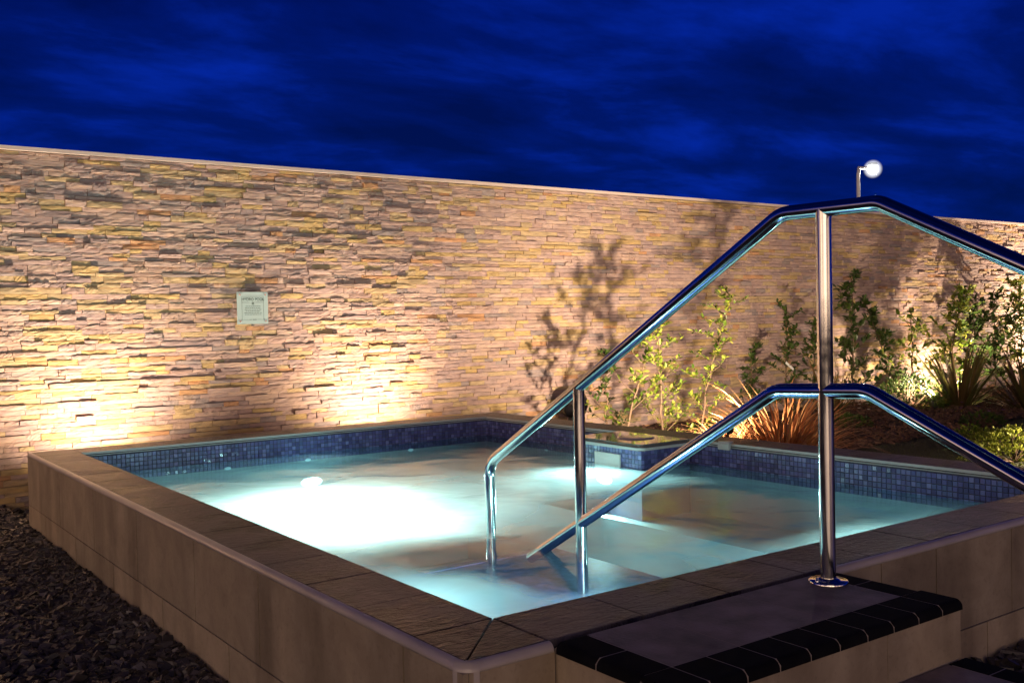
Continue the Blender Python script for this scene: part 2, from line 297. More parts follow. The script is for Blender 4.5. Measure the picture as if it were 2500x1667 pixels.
# ------------------------------------------------------------------ object helpers
def link(name, mesh, mat, parent=None):
    if mat is not None: mesh.materials.append(MAT[mat] if isinstance(mat, str) else mat)
    o = bpy.data.objects.new(name, mesh); C.objects.link(o)
    if parent is not None:
        o.parent = parent; o.location = (0, 0, 0) if parent.parent else -parent.location
    return o
def tag(o, label=None, cat=None, group=None, kind=None):
    if label: o['label'] = label
    if cat: o['category'] = cat
    if group: o['group'] = group
    if kind: o['kind'] = kind
    return o
def thing(name, label, cat, loc=(0, 0, 0), group=None):
    o = bpy.data.objects.new(name, None); C.objects.link(o); o.location = loc; o.empty_display_size = .1
    return tag(o, label, cat, group)
class MB:
    def __init__(s): s.v = []; s.f = []; s.sm = []
    def add(s, vs, fs, smooth=False):
        n = len(s.v); s.v += [tuple(v) for v in vs]; s.f += [tuple(i+n for i in f) for f in fs]; s.sm += [smooth]*len(fs); return s
    def box(s, x0, x1, y0, y1, z0, z1):
        return s.prism([(x0, y0), (x1, y0), (x1, y1), (x0, y1)], z0, z1)
    def prism(s, poly, z0, z1):           # poly counter-clockwise in plan
        n = len(poly)
        s.add([(x, y, z0) for x, y in poly]+[(x, y, z1) for x, y in poly],
              [tuple(range(n-1, -1, -1)), tuple(range(n, 2*n))]+[(i, (i+1) % n, n+(i+1) % n, n+i) for i in range(n)])
        return s
    def bev(s, x0, x1, y0, y1, z0, z1, b):   # box with chamfered top edges
        s.add([(x0, y0, z0), (x1, y0, z0), (x1, y1, z0), (x0, y1, z0), (x0, y0, z1-b), (x1, y0, z1-b), (x1, y1, z1-b), (x0, y1, z1-b),
               (x0+b, y0+b, z1), (x1-b, y0+b, z1), (x1-b, y1-b, z1), (x0+b, y1-b, z1)],
              [(3, 2, 1, 0), (0, 1, 5, 4), (1, 2, 6, 5), (2, 3, 7, 6), (3, 0, 4, 7), (4, 5, 9, 8), (5, 6, 10, 9), (6, 7, 11, 10), (7, 4, 8, 11), (8, 9, 10, 11)])
        return s
    def tube(s, pts, rad, seg=16, smooth=True, cap=True):
        pts = [Vector(p) for p in pts]; n = len(pts)
        rad = rad if isinstance(rad, (list, tuple)) else [rad]*n
        vs = []; up = None
        for i, p in enumerate(pts):
            d = (pts[min(i+1, n-1)]-pts[max(i-1, 0)]).normalized()
            if up is None: up = Vector((1, 0, 0)) if abs(d.x) < .9 else Vector((0, 1, 0))
            a = (up - d*up.dot(d)).normalized(); up = a; b = d.cross(a)
            for k in range(seg):
                t = 2*math.pi*k/seg; vs.append(p + (a*math.cos(t)+b*math.sin(t))*rad[i])
        fs = [(i*seg+k, i*seg+(k+1) % seg, (i+1)*seg+(k+1) % seg, (i+1)*seg+k) for i in range(n-1) for k in range(seg)]
        s.add(vs, fs, smooth)
        if cap:
            s.add(vs[:seg], [tuple(range(seg-1, -1, -1))]); s.add(vs[-seg:], [tuple(range(seg))])
        return s
    def lathe(s, c, prof, seg=32, smooth=True):   # prof [(r,z)]
        vs = [(c[0]+r*math.cos(2*math.pi*k/seg), c[1]+r*math.sin(2*math.pi*k/seg), c[2]+z) for r, z in prof for k in range(seg)]
        fs = [(i*seg+k, i*seg+(k+1) % seg, (i+1)*seg+(k+1) % seg, (i+1)*seg+k) for i in range(len(prof)-1) for k in range(seg)]
        return s.add(vs, fs, smooth)
    def mesh(s, name):
        m = bpy.data.meshes.new(name); m.from_pydata(s.v, [], s.f)
        m.polygons.foreach_set('use_smooth', s.sm); m.update(); return m
    def build(s, name, mat, parent=None): return link(name, s.mesh(name), mat, parent)

def bend_path(corners, rad, n=10):
    """polyline with rounded corners"""
    P = [Vector(c) for c in corners]; out = [P[0]]
    for i in range(1, len(P)-1):
        a = (P[i-1]-P[i]); b = (P[i+1]-P[i]); la, lb = a.length, b.length; a.normalize(); b.normalize()
        ang = a.angle(b); r = rad[i] if isinstance(rad, dict) else rad
        t = min(r/math.tan(ang/2), la*.48, lb*.48)
        p0 = P[i]+a*t; p1 = P[i]+b*t
        for k in range(n+1):
            u = k/n; out.append((1-u)**2*p0+2*u*(1-u)*P[i]+u*u*p1)
    out.append(P[-1]); return out

# ================================================================== POOL
CT = .65                      # coping top
WZ = .455                     # water level
XI0, XI1a, XI1b = 1.88, 5.965, 5.83     # inner face: left; right at near end; right at far end
YI0, YI1 = 2.74, 8.53
XO0, YO0, YO1 = 1.56, 2.424, 8.875
def xr(y, extra=0): return XI1a+(XI1b-XI1a)*(y-YI0)/(YI1-YI0)+extra
XO1a, XO1b = XI1a+.34, XI1b+.34

pool = thing('hydro_pool', 'raised rectangular hydro pool with slate coping, blue mosaic waterline and beige tiled sides', 'pool', (1.56, 2.42, 0))

# side facing: tiles as islands over a dark backing
def facing():
    g = .0034; zs = [(-.05, .2225), (.2275-.0025, CT-.03)]
    zs = [(-.05, .2250-g), (.2250+g, CT-.028)]
    left = MB(); near = MB(); far = MB(); right = MB()
    ys = [2.424, 2.775, 3.18, 3.18+.81*1, 4.795, 4.795+.975, 6.744, 7.72, 8.875]
    ys = [2.424, 2.775, 3.985, 4.795, 5.77, 6.744, 7.72, 8.875]
    ofs = [2.424, 3.38, 4.35, 5.32, 6.29, 7.26, 8.23, 8.875]
    for (z0, z1), yy in zip(zs, (ofs, ys)):
        for a, b in zip(yy[:-1], yy[1:]): left.box(XO0, XO0+.02, a+g*1.5, b-g*1.5, z0, z1)
    xs1 = [XO0, 1.9, 2.8, 3.6, 4.0, 4.63, 5.6, XO1a]; xs2 = [XO0, 2.3, 3.3, 4.41, 5.2, XO1a]
    for (z0, z1), xx in zip(zs, (xs2, xs1)):
        for a, b in zip(xx[:-1], xx[1:]):
            near.box(max(a+g, XO0+.022), b-g, YO0, YO0+.02, z0, z1)
            far.box(max(a+g, XO0+.022), b-g, YO1-.02, YO1, z0, z1)
    for z0, z1 in zs:
        for a, b in zip(ys[:-1], ys[1:]):
            right.prism([(xr(a, .32), a+.02+g), (xr(a, .34), a+.02+g), (xr(b, .34), b-.02-g), (xr(b, .32), b-.02-g)], z0, z1)
    for mb in (left, near, far, right): mb.build('side_facing', 'facing', pool)
    core = MB()
    e = .004
    core.prism([(XO0+e+.02-.018, YO0+e+.002), (XI0-.012, YO0+e+.002), (XI0-.012, YO1-e), (XO0+e+.002, YO1-e)], -.9, CT-.03)
    core.prism([(XI0-.012, YO0+e+.002), (XO1a-e, YO0+e+.002), (XO1a-e, YI0-.012), (XI0-.012, YI0-.012)], -.9, CT-.0302)
    core.prism([(XI0-.012, YI1+.012), (XO1b-e, YI1+.012), (XO1b-e, YO1-e), (XI0-.012, YO1-e)], -.9, CT-.0302)
    core.prism([(XI1a+.012, YI0-.012), (XO1a-e, YI0-.012), (XO1b-e, YI1+.012), (XI1b+.012, YI1+.012)], -.9, CT-.0301)
    core.build('pool_wall', 'grout', pool)
facing()

# coping tiles, each an island with a slight chamfer; mitre at the near corner
def coping():
    mb = MB(); g = .0022; z0, z1 = CT-.026, CT; tw = .024
    def tile(poly):               # ccw quad, chamfer by shrinking
        c = Vector((sum(p[0] for p in poly)/len(poly), sum(p[1] for p in poly)/len(poly)))
        n = len(poly)
        def inset(d):
            out = []
            for i in range(n):
                p = Vector(poly[i]); a = (Vector(poly[i-1])-p).normalized(); b = (Vector(poly[(i+1) % n])-p).normalized()
                s = abs(a.x*b.y-a.y*b.x); q = p+(a+b)*(d/max(s, .3)); out.append(q)
            return out
        A = inset(g); B = inset(g+.003)
        dz = rnd.uniform(-.0006, .0006)
        vs = [(p.x, p.y, z0) for p in A]+[(p.x, p.y, z1-.002+dz) for p in A]+[(p.x, p.y, z1+dz) for p in B]
        fs = [tuple(range(n-1, -1, -1)), tuple(range(2*n, 3*n))]+[(i, (i+1) % n, n+(i+1) % n, n+i) for i in range(n)]+[(n+i, n+(i+1) % n, 2*n+(i+1) % n, 2*n+i) for i in range(n)]
        mb.add(vs, fs)
    a0, b0 = XO0+tw, YO0+tw
    hi = XI0+.012; hn = YI0+.012          # overhang over the water
    # near corner: two mitred pieces
    tile([(a0, b0), (2.302, b0), (2.302-.422, hn-.012), (hi, hn)][0:1]+[(hi, hn), (a0, hn)][0:2]) if False else None
    tile([(a0, b0), (hi, hn), (a0, hn)]); tile([(a0, b0), (hi, b0), (hi, hn)])
    y = hn; k = 0
    ys = [hn]+[2.75+.4075*i for i in range(1, 15)]
    ys = [v for v in ys if v < YI1-.1]+[YI1-.012]
    for p, q in zip(ys[:-1], ys[1:]): tile([(a0, p), (hi, p), (hi, q), (a0, q)])
    tile([(a0, YI1-.012), (hi, YI1-.012), (hi, YO1-tw), (a0, YO1-tw)])
    xs = [hi]+[2.30+.4235*i for i in range(0, 9)]
    xs = [v for v in xs if v < XI1a-.1]+[XI1a-.012]
    for p, q in zip(xs[:-1], xs[1:]):
        tile([(p, b0), (q, b0), (q, hn), (p, hn)])
    tile([(XI1a-.012, b0), (XO1a-.02, b0), (XO1a-.02, hn), (XI1a-.012, hn)])
    xs = [hi]+[2.30+.4235*i for i in range(0, 9)]
    xs = [v for v in xs if v < XI1b-.1]+[XI1b-.012]
    for p, q in zip(xs[:-1], xs[1:]): tile([(p, YI1-.012), (q, YI1-.012), (q, YO1-tw), (p, YO1-tw)])
    tile([(XI1b-.012, YI1-.012), (XO1b-.02, YI1-.012), (XO1b-.02, YO1-tw), (XI1b-.012, YO1-tw)])
    ys = [hn]+[2.75+.4075*i for i in range(1, 15)]; ys = [v for v in ys if v < YI1-.1]+[YI1-.012]
    for p, q in zip(ys[:-1], ys[1:]): tile([(xr(p, -.012), p), (xr(p, .32), p), (xr(q, .32), q), (xr(q, -.012), q)])
    mb.build('coping', 'coping', pool)
    # quarter round trim on the outer edge
    def qround(pts, sides, name, mat, r=.024, zt=CT-.0005):
        m = MB(); n = 8
        # pts: polyline of the inner top line of the trim; sides: outward unit normals per vertex (mitred)
        vs = []
        for p, o in zip(pts, sides):
            for k in range(n+1):
                t = math.pi/2*k/n
                vs.append((p[0]+o[0]*r*math.sin(t), p[1]+o[1]*r*math.sin(t), zt-r*(1-math.cos(t))))
            vs.append((p[0]+o[0]*r, p[1]+o[1]*r, zt-r-.006)); vs.append((p[0], p[1], zt-r-.006))
        w_ = n+3
        fs = [(i*w_+k, i*w_+k+1, (i+1)*w_+k+1, (i+1)*w_+k) for i in range(len(pts)-1) for k in range(n+2)]
        m.add(vs, fs, True)
        m.add(vs[:w_], [tuple(range(w_))]); m.add(vs[-w_:], [tuple(range(w_-1, -1, -1))])
        return m.build(name, mat, pool)
    e = .0008
    qround([(a0, YO1-tw), (a0, b0+.03)], [(-1.12, 0), (-1.12, 0)], 'edge_trim', 'trim')
    qround([(a0+.03, b0), (1.892, b0)], [(0, -1.12), (0, -1.12)], 'edge_trim', 'trim')
    qround([(3.268, b0), (XO1a-.02, b0)], [(0, -1.12), (0, -1.12)], 'edge_trim', 'trim')
    # corner piece: a little knob over a vertical rounded post
    cm = MB(); cx, cy, r = a0+.030, b0+.030, .0575
    prof = [(r*math.cos(t), CT-.0005-.028+.028*math.sin(t)) for t in [math.pi/2*i/6 for i in range(6)]]
    vs = []; seg = 8
    levels = [(r, -.05), (r, CT-.0285)]+[(r-.030+.030*math.cos(t), CT-.0285+.028*math.sin(t)) for t in [math.pi/2*i/6 for i in range(1, 7)]]
    for rr_, z in levels:
        for k in range(seg+1):
            t = math.pi+math.pi/2*k/seg; vs.append((cx+rr_*math.cos(t), cy+rr_*math.sin(t), z))
    w_ = seg+1
    cm.add(vs, [(i*w_+k, i*w_+k+1, (i+1)*w_+k+1, (i+1)*w_+k) for i in range(len(levels)-1) for k in range(seg)], True)
    cm.build('corner_trim', 'trim', pool)
    # pale nose under the coping on the water side
    nm = MB(); zt = CT-.0265; d = .02
    nm.prism([(XI0-.01, YI1-.017), (XI1b+.01, YI1-.017), (XI1b+.01, YI1+.005), (XI0-.01, YI1+.005)], zt-.006, zt)
    nm.prism([(xr(YI0, -.017), YI0+.02), (xr(YI0, .005), YI0+.02), (xr(YI1, .005), YI1-.02), (xr(YI1, -.017), YI1-.02)], zt-.006, zt-.0005)
    nm.prism([(XI0-.005, YI0+.02), (XI0+.017, YI0+.02), (XI0+.017, YI1-.02), (XI0-.005, YI1-.02)], zt-.006, zt-.0005)
    nm.prism([(XI0+.02, YI0-.005), (XI1a-.02, YI0-.005), (XI1a-.02, YI0+.017), (XI0+.02, YI0+.017)], zt-.006, zt-.0005)
    # upstand: a thin light metal strip standing on the water edge of the far and right coping
    nm.prism([(XI0+.012, YI1-.020), (XI1b-.012, YI1-.020), (XI1b-.012, YI1-.0135), (XI0+.012, YI1-.0135)], CT-.018, CT+.001)
    nm.prism([(xr(2.76, -.020), 2.76), (xr(2.76, -.0135), 2.76), (xr(YI1-.02, -.0135), YI1-.022), (xr(YI1-.02, -.020), YI1-.022)], CT-.018, CT+.001)
    nm.build('pool_edge_strip', 'nose', pool)
coping()

# mosaic band: every tesserae an island in one mesh
def mosaic_strip(mb, p, q, z1, rows, pitch=.0355, nrm=(0, 0)):
    p = Vector((*p, 0)); q = Vector((*q, 0)); L_ = (q-p).length; n = int(L_/pitch); step = L_/n; u = (q-p)/L_; o = Vector((nrm[0], nrm[1], 0))
    g = .0022; t = .004
    for i in range(n):
        for j in range(rows):
            a = p+u*(i*step+g); b = p+u*((i+1)*step-g); zt = z1-j*pitch-g; zb = z1-(j+1)*pitch+g
            tilt = rnd.uniform(-.0006, .0006); tz = rnd.uniform(-.0006, .0006)
            A = [(a, zb), (b, zb), (b, zt), (a, zt)]
            vs = [(v.x, v.y, z) for v, z in A]
            c = .0012
            B = [(a+u*c, zb+c), (b-u*c, zb+c), (b-u*c, zt-c), (a+u*c, zt-c)]
            vs += [((v+o*(t+tilt*(1 if k in (1, 2) else -1)+tz*(1 if k > 1 else -1))).x, (v+o*(t+tilt*(1 if k in (1, 2) else -1)+tz*(1 if k > 1 else -1))).y, z) for k, (v, z) in enumerate(B)]
            mb.add(vs, [(0, 1, 5, 4), (1, 2, 6, 5), (2, 3, 7, 6), (3, 0, 4, 7), (4, 5, 6, 7)])
mz = CT-.0435
for p, q, nv in (((XI0, YI1), (XI1b, YI1), (0, -1)), ((XI1b, YI1), (XI1a, YI0), (-1, 0)), ((XI0, YI0), (XI0, YI1), (1, 0)), ((XI1a, YI0), (XI0, YI0), (0, 1))):
    mb = MB(); mosaic_strip(mb, p, q, mz, 6, nrm=nv); mb.build('mosaic_band', 'mosaic', pool)

# basin: lining, benches, steps under water
ZF = -.62
bs = MB(); e = .012
bs.add([(XI0-e, YI0-e, ZF), (XI1a+e, YI0-e, ZF), (XI1b+e, YI1+e, ZF), (XI0-e, YI1+e, ZF)], [(0, 1, 2, 3)])
for a, b in (((XI0-.001, YI0-.001), (XI1a+.001, YI0-.001)), ((XI1a+.001, YI0-.001), (XI1b+.001, YI1+.001)), ((XI1b+.001, YI1+.001), (XI0-.001, YI1+.001)), ((XI0-.001, YI1+.001), (XI0-.001, YI0-.001))):
    bs.add([(*a, ZF), (*b, ZF), (*b, mz-6*.0355), (*a, mz-6*.0355)], [(0, 1, 2, 3)])
    bs.add([(*a, mz-6*.0355), (*b, mz-6*.0355), (*b, CT-.03), (*a, CT-.03)], [(0, 1, 2, 3)])
lin = bs.build('pool_lining', 'basin', pool)
lin.data.materials.append(MAT['grout'])
for i, pol in enumerate(lin.data.polygons):
    if i in (2, 4, 6, 8): pol.material_index = 1
bn = MB()
bn.box(XI0, 5.2, 7.95, YI1-.001, ZF, .06)
bn.prism([(5.25, 2.75), (5.963, 2.75), (5.83, YI1-.002), (5.2, YI1-.002)], ZF, .0601)
bn.build('underwater_bench', 'basin', pool)
st = MB()
for i, (zt, y1) in enumerate(((.31, 4.62), (.05, 4.9), (-.2, 5.2))): st.box(2.45, 3.60, 2.741, y1, ZF, zt+.0001*i)
st.build('underwater_steps', 'bluestep', pool)
sn = MB()
for zt, y1 in ((.31, 4.62), (.05, 4.9), (-.2, 5.2)):
    sn.box(2.45, 3.60, y1-.06, y1+.004, zt-.03, zt+.004)
sn.build('step_nosing', 'mosaic', pool)

# raised block with skimmer at the right side
bx0, bx1, by0, by1 = 5.335, 5.872, 5.685, 6.50
bk = MB(); bk.box(bx0+.005, bx1, by0+.005, by1-.005, ZF, CT-.045); bk.build('skimmer_block', 'darkblue', pool)
for p, q, nv in (((bx0+.005, by1), (bx0+.005, by0), (-1, 0)), ((bx0, by0+.005), (bx1, by0+.005), (0, -1)), ((bx1, by1-.005), (bx0, by1-.005), (0, 1))):
    mb = MB(); mosaic_strip(mb, p, q, CT-.045, 7, nrm=nv); mb.build('block_mosaic', 'mosaic', pool)
def rounded(x0, x1, y0, y1, r, n=6):
    out = []
    for cx, cy, t0 in ((x0+r, y0+r, math.pi), (x1-.001, y0, 0), (x1-.001, y1, 0), (x0+r, y1-r, math.pi/2)):
        if cx > x1-.01: out.append((cx, cy)); continue
        for k in range(n+1):
            t = t0+math.pi/2*k/n; out.append((cx+r*math.cos(t), cy+r*math.sin(t)))
    return out
sl_ = MB(); sl_.prism(rounded(bx0-.005, bx1-.012, by0-.005, by1, .05), CT-.02, CT+.006); sl_.build('block_top', 'slab', pool)
se = MB(); se.prism(rounded(bx0-.022, bx1-.013, by0-.022, by1+.012, .06), CT-.043, CT-.0205); se.build('block_trim', 'nose', pool)
lc = at_z(1568, 1064, CT+.006)
ld = MB(); ld.lathe((5.62, 6.05, CT+.006), [(.0, .010), (.135, .010), (.150, .006), (.155, 0)], 40); ld.build('round_lid', 'lid', pool)
# skimmer flap: pale plate at the waterline on the left face of the block
fa = at_x(1454, 1102, bx0); fb = at_x(1515, 1108, bx0)
fl = MB(); fl.box(bx0-.012, bx0+.004, min(fa.y, fb.y), max(fa.y, fb.y), .36, fa.z+.005); fl.build('skimmer_flap', 'white', pool)

# small white bracket clipped to the right edge
br = thing('edge_bracket', 'small white plastic bracket clipped over the pool edge beside the copper grass', 'bracket', (5.88, 5.0, CT))
b0 = at_x(1757, 1085, 5.86); b1 = at_x(1783, 1085, 5.86)
bb = MB(); bb.prism([(5.845, b1.y), (5.93, b1.y+.03), (5.93, b0.y-.03), (5.845, b0.y)], CT+.003, CT+.018); bb.build('cover', 'nose', br)
bb = MB(); bb.box(5.838, 5.862, b1.y, b0.y, CT-.045, CT+.0025); bb.build('clip', 'nose', br)

# ------------------------------------------------------------------ water
def water():
    n = 90; vs = []; fs = []
    for j in range(n+1):
        y = YI0+(YI1-YI0)*j/n
        for i in range(n+1):
            x = XI0+(xr(y)-XI0)*i/n
            h = .006*mnoise.noise(Vector((x*1.3, y*1.3, 0)))+.004*mnoise.noise(Vector((x*3+4, y*3, 0)))
            # low hump of water pushed up by the step jets
            h += .020*math.exp(-(((x-2.85)/.55)**2+((y-4.0)/.45)**2))
            vs.append((x, y, WZ+h))
    fs = [(j*(n+1)+i, j*(n+1)+i+1, (j+1)*(n+1)+i+1, (j+1)*(n+1)+i) for j in range(n) for i in range(n)]
    m = MB(); m.add(vs, fs, True); o = m.build('water', 'water'); tag(o, kind='structure'); return o
water()

# underwater lamps
def disc_light(name, loc, aim, size, power, col, spot=False, ang=120):
    if spot:
        l = bpy.data.lights.new(name, 'SPOT'); l.spot_size = R(ang); l.spot_blend = 1; l.shadow_soft_size = size
    else:
        l = bpy.data.lights.new(name, 'AREA'); l.shape = 'DISK'; l.size = size
    l.energy = power; l.color = col
    o = bpy.data.objects.new(name, l); C.objects.link(o); o.location = loc
    o.rotation_euler = (Vector(aim)-Vector(loc)).to_track_quat('-Z', 'Y').to_euler(); return o
def glow_mat(name, col, s): return simple(name, (.9, .9, .9), .4, emis=col, es=s)
G_POOL = glow_mat('lit_underwater_lens', (.85, 1., .95), 30)
G_JET = glow_mat('lit_jet_lens', (.40, .75, .85), .5)
def pool_lamp(loc, nrm, label, r=.085, power=60, aim=None, ang=150, dz=0):
    t = thing('underwater_lamp', label, 'pool lamp', loc, 'underwater lamps')
    u = Vector(nrm); q = u.to_track_quat('Z', 'Y').to_matrix()
    def disc(r0, r1, d0, d1, n=28):
        m = MB(); vs = []
        for rr_, d in ((r0, d0), (r1, d1)):
            for k in range(n):
                a = 2*math.pi*k/n; vs.append(Vector(loc)+q @ Vector((rr_*math.cos(a), rr_*math.sin(a)*(1 if u.z > .5 else .40), d)))
        m.add(vs, [(k, (k+1) % n, n+(k+1) % n, n+k) for k in range(n)]+[tuple(range(n, 2*n))]); return m
    bz = disc(r*1.25, r*1.25, 0, .012).build('bezel', 'nose', t)
    disc(r, r*.9, .0125, .022).build('lens', G_POOL, bz)
    lo = Vector(loc)+u*.07+Vector((0, 0, dz))
    disc_light('underwater_light', lo, aim or lo+u, .10, power, (.97, 1.0, .90) if u.z > .5 else (.80, 1.0, .96), True, ang)
pool_lamp((2.85, 6.2, -.20), (0, 0, 1), 'bright lit lens on the pool floor under the white glow', power=270, ang=174)
pool_lamp((2.75, 5.15, -.22), (0, 0, 1), 'added lit lens on the pool floor nearer the steps than the white glow', r=.05, power=150, ang=172)  # added second lamp, spreads the white glow towards the steps
pool_lamp((3.87, YI1-.006, .194), (0, -1, 0), 'bright oval lens on the far pool wall below the mosaic', r=.10, power=160, aim=(3.3, 6.4, .30), ang=165)
pz_ = at_x(1480, 1170, bx0)
pool_lamp((bx0-.006, pz_.y, pz_.z), (-1, 0, 0), 'bright lit lens on the mosaic block under the skimmer flap', r=.09, power=300, aim=(3.9, 5.2, .1), ang=165, dz=-.18)
pool_lamp((4.7, YI0+.005, -.10), (0, 1, 0), 'added lit lens on the near wall between the rail post and the right corner', power=90, aim=(4.5, 3.3, .4), ang=172)  # added hidden lamp, brightens the water along the near right side
pool_lamp((XI0+.005, 3.7, .0), (1, 0, 0), 'added lit lens on the left wall near the underwater steps', r=.06, power=38, aim=(2.6, 3.6, .3), ang=165)  # added lamp, lifts the water beside the near-left coping
pool_lamp((2.9, YI0+.006, .37), (0, 1, 0), 'added lit lens on the near wall over the blue underwater steps', r=.05, power=300, aim=(2.75, 4.2, .18), ang=70)  # added lamp so the blue step tops show through the water

for i, (px, py, lab) in enumerate(((556, 1143, 'leftmost small lit jet below the far waterline'), (752, 1122, 'small lit jet below the far waterline, above the oval lens'),
                              (1003, 1098, 'small lit jet below the far waterline, nearest the far corner'), (1335, 1098, 'small lit jet below the right waterline left of the mosaic block'),
                              (655, 1193, 'small lit jet on the far bench edge left of the oval lens'))):
    if i == 3: p = at_x(px, py, 5.83+.03)
    elif i == 4: p = at_y(px, py, 7.94)
    else: p = at_y(px, py, YI1-.01)
    p.z = max(p.z, .1)
    m = MB(); seg = 20; ax = Vector((1, 0, 0)) if i != 3 else Vector((0, 1, 0)); nv = Vector((0, -1, 0)) if i != 3 else Vector((-1, 0, 0))
    vs = [p+nv*d+ax*(r_*math.cos(2*math.pi*k/seg))+Vector((0, 0, .45*r_*math.sin(2*math.pi*k/seg))) for r_, d in ((.030, 0), (.026, .008), (.010, .010)) for k in range(seg)]
    m.add(vs, [(a*seg+k, a*seg+(k+1) % seg, (a+1)*seg+(k+1) % seg, (a+1)*seg+k) for a in range(2) for k in range(seg)]+[tuple(range(2*seg, 3*seg))])
    o = m.build('water_jet', G_JET); tag(o, lab, 'pool jet', 'lit pool jets')

# ================================================================== STEPS IN FRONT
steps = thing('tiled_steps', 'tiled entry steps with black bullnose edge tiles against the near pool side', 'steps', (2.57, 1.6, 0))
def flight(x0, x1, y0, y1, zt, sidew=.125, frontw=.157, back=False):
    # x0..x1 outer, y0 front; grey field, black edging; riser below
    g = .007; nz = zt
    core = MB(); core.box(x0+.012, x1-.012, y0+.012, y1, -.05, zt-.036)
    core.bev(x0+.0025, x1-.0025, y0+.0025, y1-.0005, zt-.0355, zt-.0012, .016); core.build('step_core', 'lightgrout', steps)
    tr = MB()
    xs = [x0+sidew+.0035, 2.305, 2.73, x1-sidew-.0035]
    for a, b in zip(xs[:-1], xs[1:]): tr.bev(a+.0012, b-.0012, y0+frontw+.0055, y1-.002, zt-.02, zt-.0005, .0015)
    tr.build('tread', 'tread', steps)
    ns = MB()
    def bull(ax0, ax1, ay0, ay1, side):    # rounded outer edge tile; side 'f','l','r'
        n = 6; r = .026; d = .034
        prof = [(0, 0)]  # from inner top to outer bottom: (outward distance from inner edge, z)
        w_ = (ay1-ay0) if side == 'f' else (ax1-ax0)
        prof = [(0, 0)]+[(w_-r+r*math.sin(t), -(r-r*math.cos(t))) for t in [math.pi/2*k/n for k in range(n+1)]]+[(w_, -d), (0, -d)]
        vs = []
        for end in (0, 1):
            for o, z in prof:
                if side == 'f': vs.append((ax1-g/2 if end else ax0+g/2, ay1-o, zt+z))
                elif side == 'l': vs.append((ax1-o, ay0+g/2 if end else ay1-g/2, zt+z))
                else: vs.append((ax0+o, ay1-g/2 if end else ay0+g/2, zt+z))
        k = len(prof)
        ns.add(vs, [tuple(range(k))[::-1], tuple(range(k, 2*k))]+[(i, (i+1) % k, k+(i+1) % k, k+i) for i in range(k)])
    # front row
    xi0, xi1 = x0+sidew, x1-sidew; n = 8
    for i in range(n): bull(xi0+(xi1-xi0)*i/n, xi0+(xi1-xi0)*(i+1)/n, y0, y0+frontw, 'f')
    bull(x0, xi0, y0, y0+frontw, 'f'); bull(xi1, x1, y0, y0+frontw, 'f')
    m = 2
    for i in range(m):
        a = y0+frontw+(y1-.002-y0-frontw)*i/m; b = y0+frontw+(y1-.002-y0-frontw)*(i+1)/m
        bull(x0, xi0-.003, a, b, 'l'); bull(xi1+.003, x1, a, b, 'r')
    ns.build('bullnose_edging', 'black', steps)
    rs = MB(); xx = [x0+.006, 2.83, x1-.006] if zt > .6 else [x0+.006, 2.5, x1-.006]
    for a, b in zip(xx[:-1], xx[1:]): rs.box(a+.0015, b-.0015, y0+.006, y0+.02, zt-.20 if zt > .3 else -.05, zt-.037)
    rs.box(x1-.02, x1-.0065, y0+.0205, y1-.001, -.05, zt-.037); rs.box(x0+.0065, x0+.02, y0+.0205, y1-.001, -.05, zt-.037)
    rs.build('riser', 'facing', steps)
flight(1.893, 3.265, 1.88, 2.4185, CT)
flight(1.90, 3.30, 1.44, 1.886, .445)
flight(1.90, 3.30, 1.00, 1.446, .235)

# ================================================================== HAND RAIL
XR = 3.106; S = 1/.9408
def vr(x, y): return at_x(x*S, y*S, XR)
rail = thing('pool_handrail', 'polished stainless steel double handrail rising over the pool edge beside the steps', 'handrail', (XR, 2.31, CT))
RT = .0285
A0 = vr(1124, 1063); A1 = vr(1795, 491); A2 = vr(2020, 466); A3 = vr(2352, 610)
d = (A3-A2).normalized(); A4 = A2+d*1.42
top = [Vector((XR, A0.y, .312)), A0, A1, A2, A4, Vector((XR, A4.y-.03, .02))]
m = MB(); m.tube(bend_path(top, {1: .14, 2: .16, 3: .10, 4: .12}, 12), RT, 28); m.build('top_rail', 'steel', rail)
post_xy = at_z(2001, 1412, CT); PY = 2.315
B0 = vr(1240, 1266); B1 = vr(1782, 897); B2 = vr(1994, 898); B3 = vr(2352, 1107)
B0b = B1+(B0-B1)*1.05
d2 = (B3-B2).normalized(); B4 = B2+d2*.93
m = MB(); m.tube(bend_path([B0b, B1, B2, B4], {1: .14, 2: .14}, 12), RT*.98, 28); m.build('mid_rail', 'steel', rail)
pt = A1+(A2-A1)*((PY-A1.y)/(A2.y-A1.y))
m = MB(); m.tube([(XR, PY, CT+.012), (XR, PY, pt.z)], RT, 28); m.build('post', 'steel', rail)
P2Y = vr(1331, 1000).y
k = (P2Y-A1.y)/(A0.y-A1.y); p2 = A1+(A0-A1)*k
m = MB(); m.tube([(XR, P2Y, .312), (XR, P2Y, p2.z)], RT, 28); m.build('post', 'steel', rail)
fl_ = MB(); fl_.lathe((XR, PY, CT), [(.0715, -.001), (.0715, .006), (.069, .009), (.044, .009), (.042, .014), (RT+.002, .016)], 40); flange = fl_.build('base_flange', 'steel', rail)
for a in (170, 20):
    bx, by = XR+.054*math.cos(R(a)), PY+.054*math.sin(R(a))
    m = MB(); m.lathe((bx, by, CT+.009), [(.007, 0), (.007, .005), (.004, .006), (.004, .013), (.002, .015), (0, .015)], 10); m.build('anchor_bolt', 'chrome', flange)
# weld collars
for y, z in ((PY, pt.z-.03), (P2Y, p2.z-.035)):
    m = MB(); m.tube([(XR, y, z-.004), (XR, y, z+.004)], RT*1.05, 24); m.build('weld_bead', 'steel', rail)

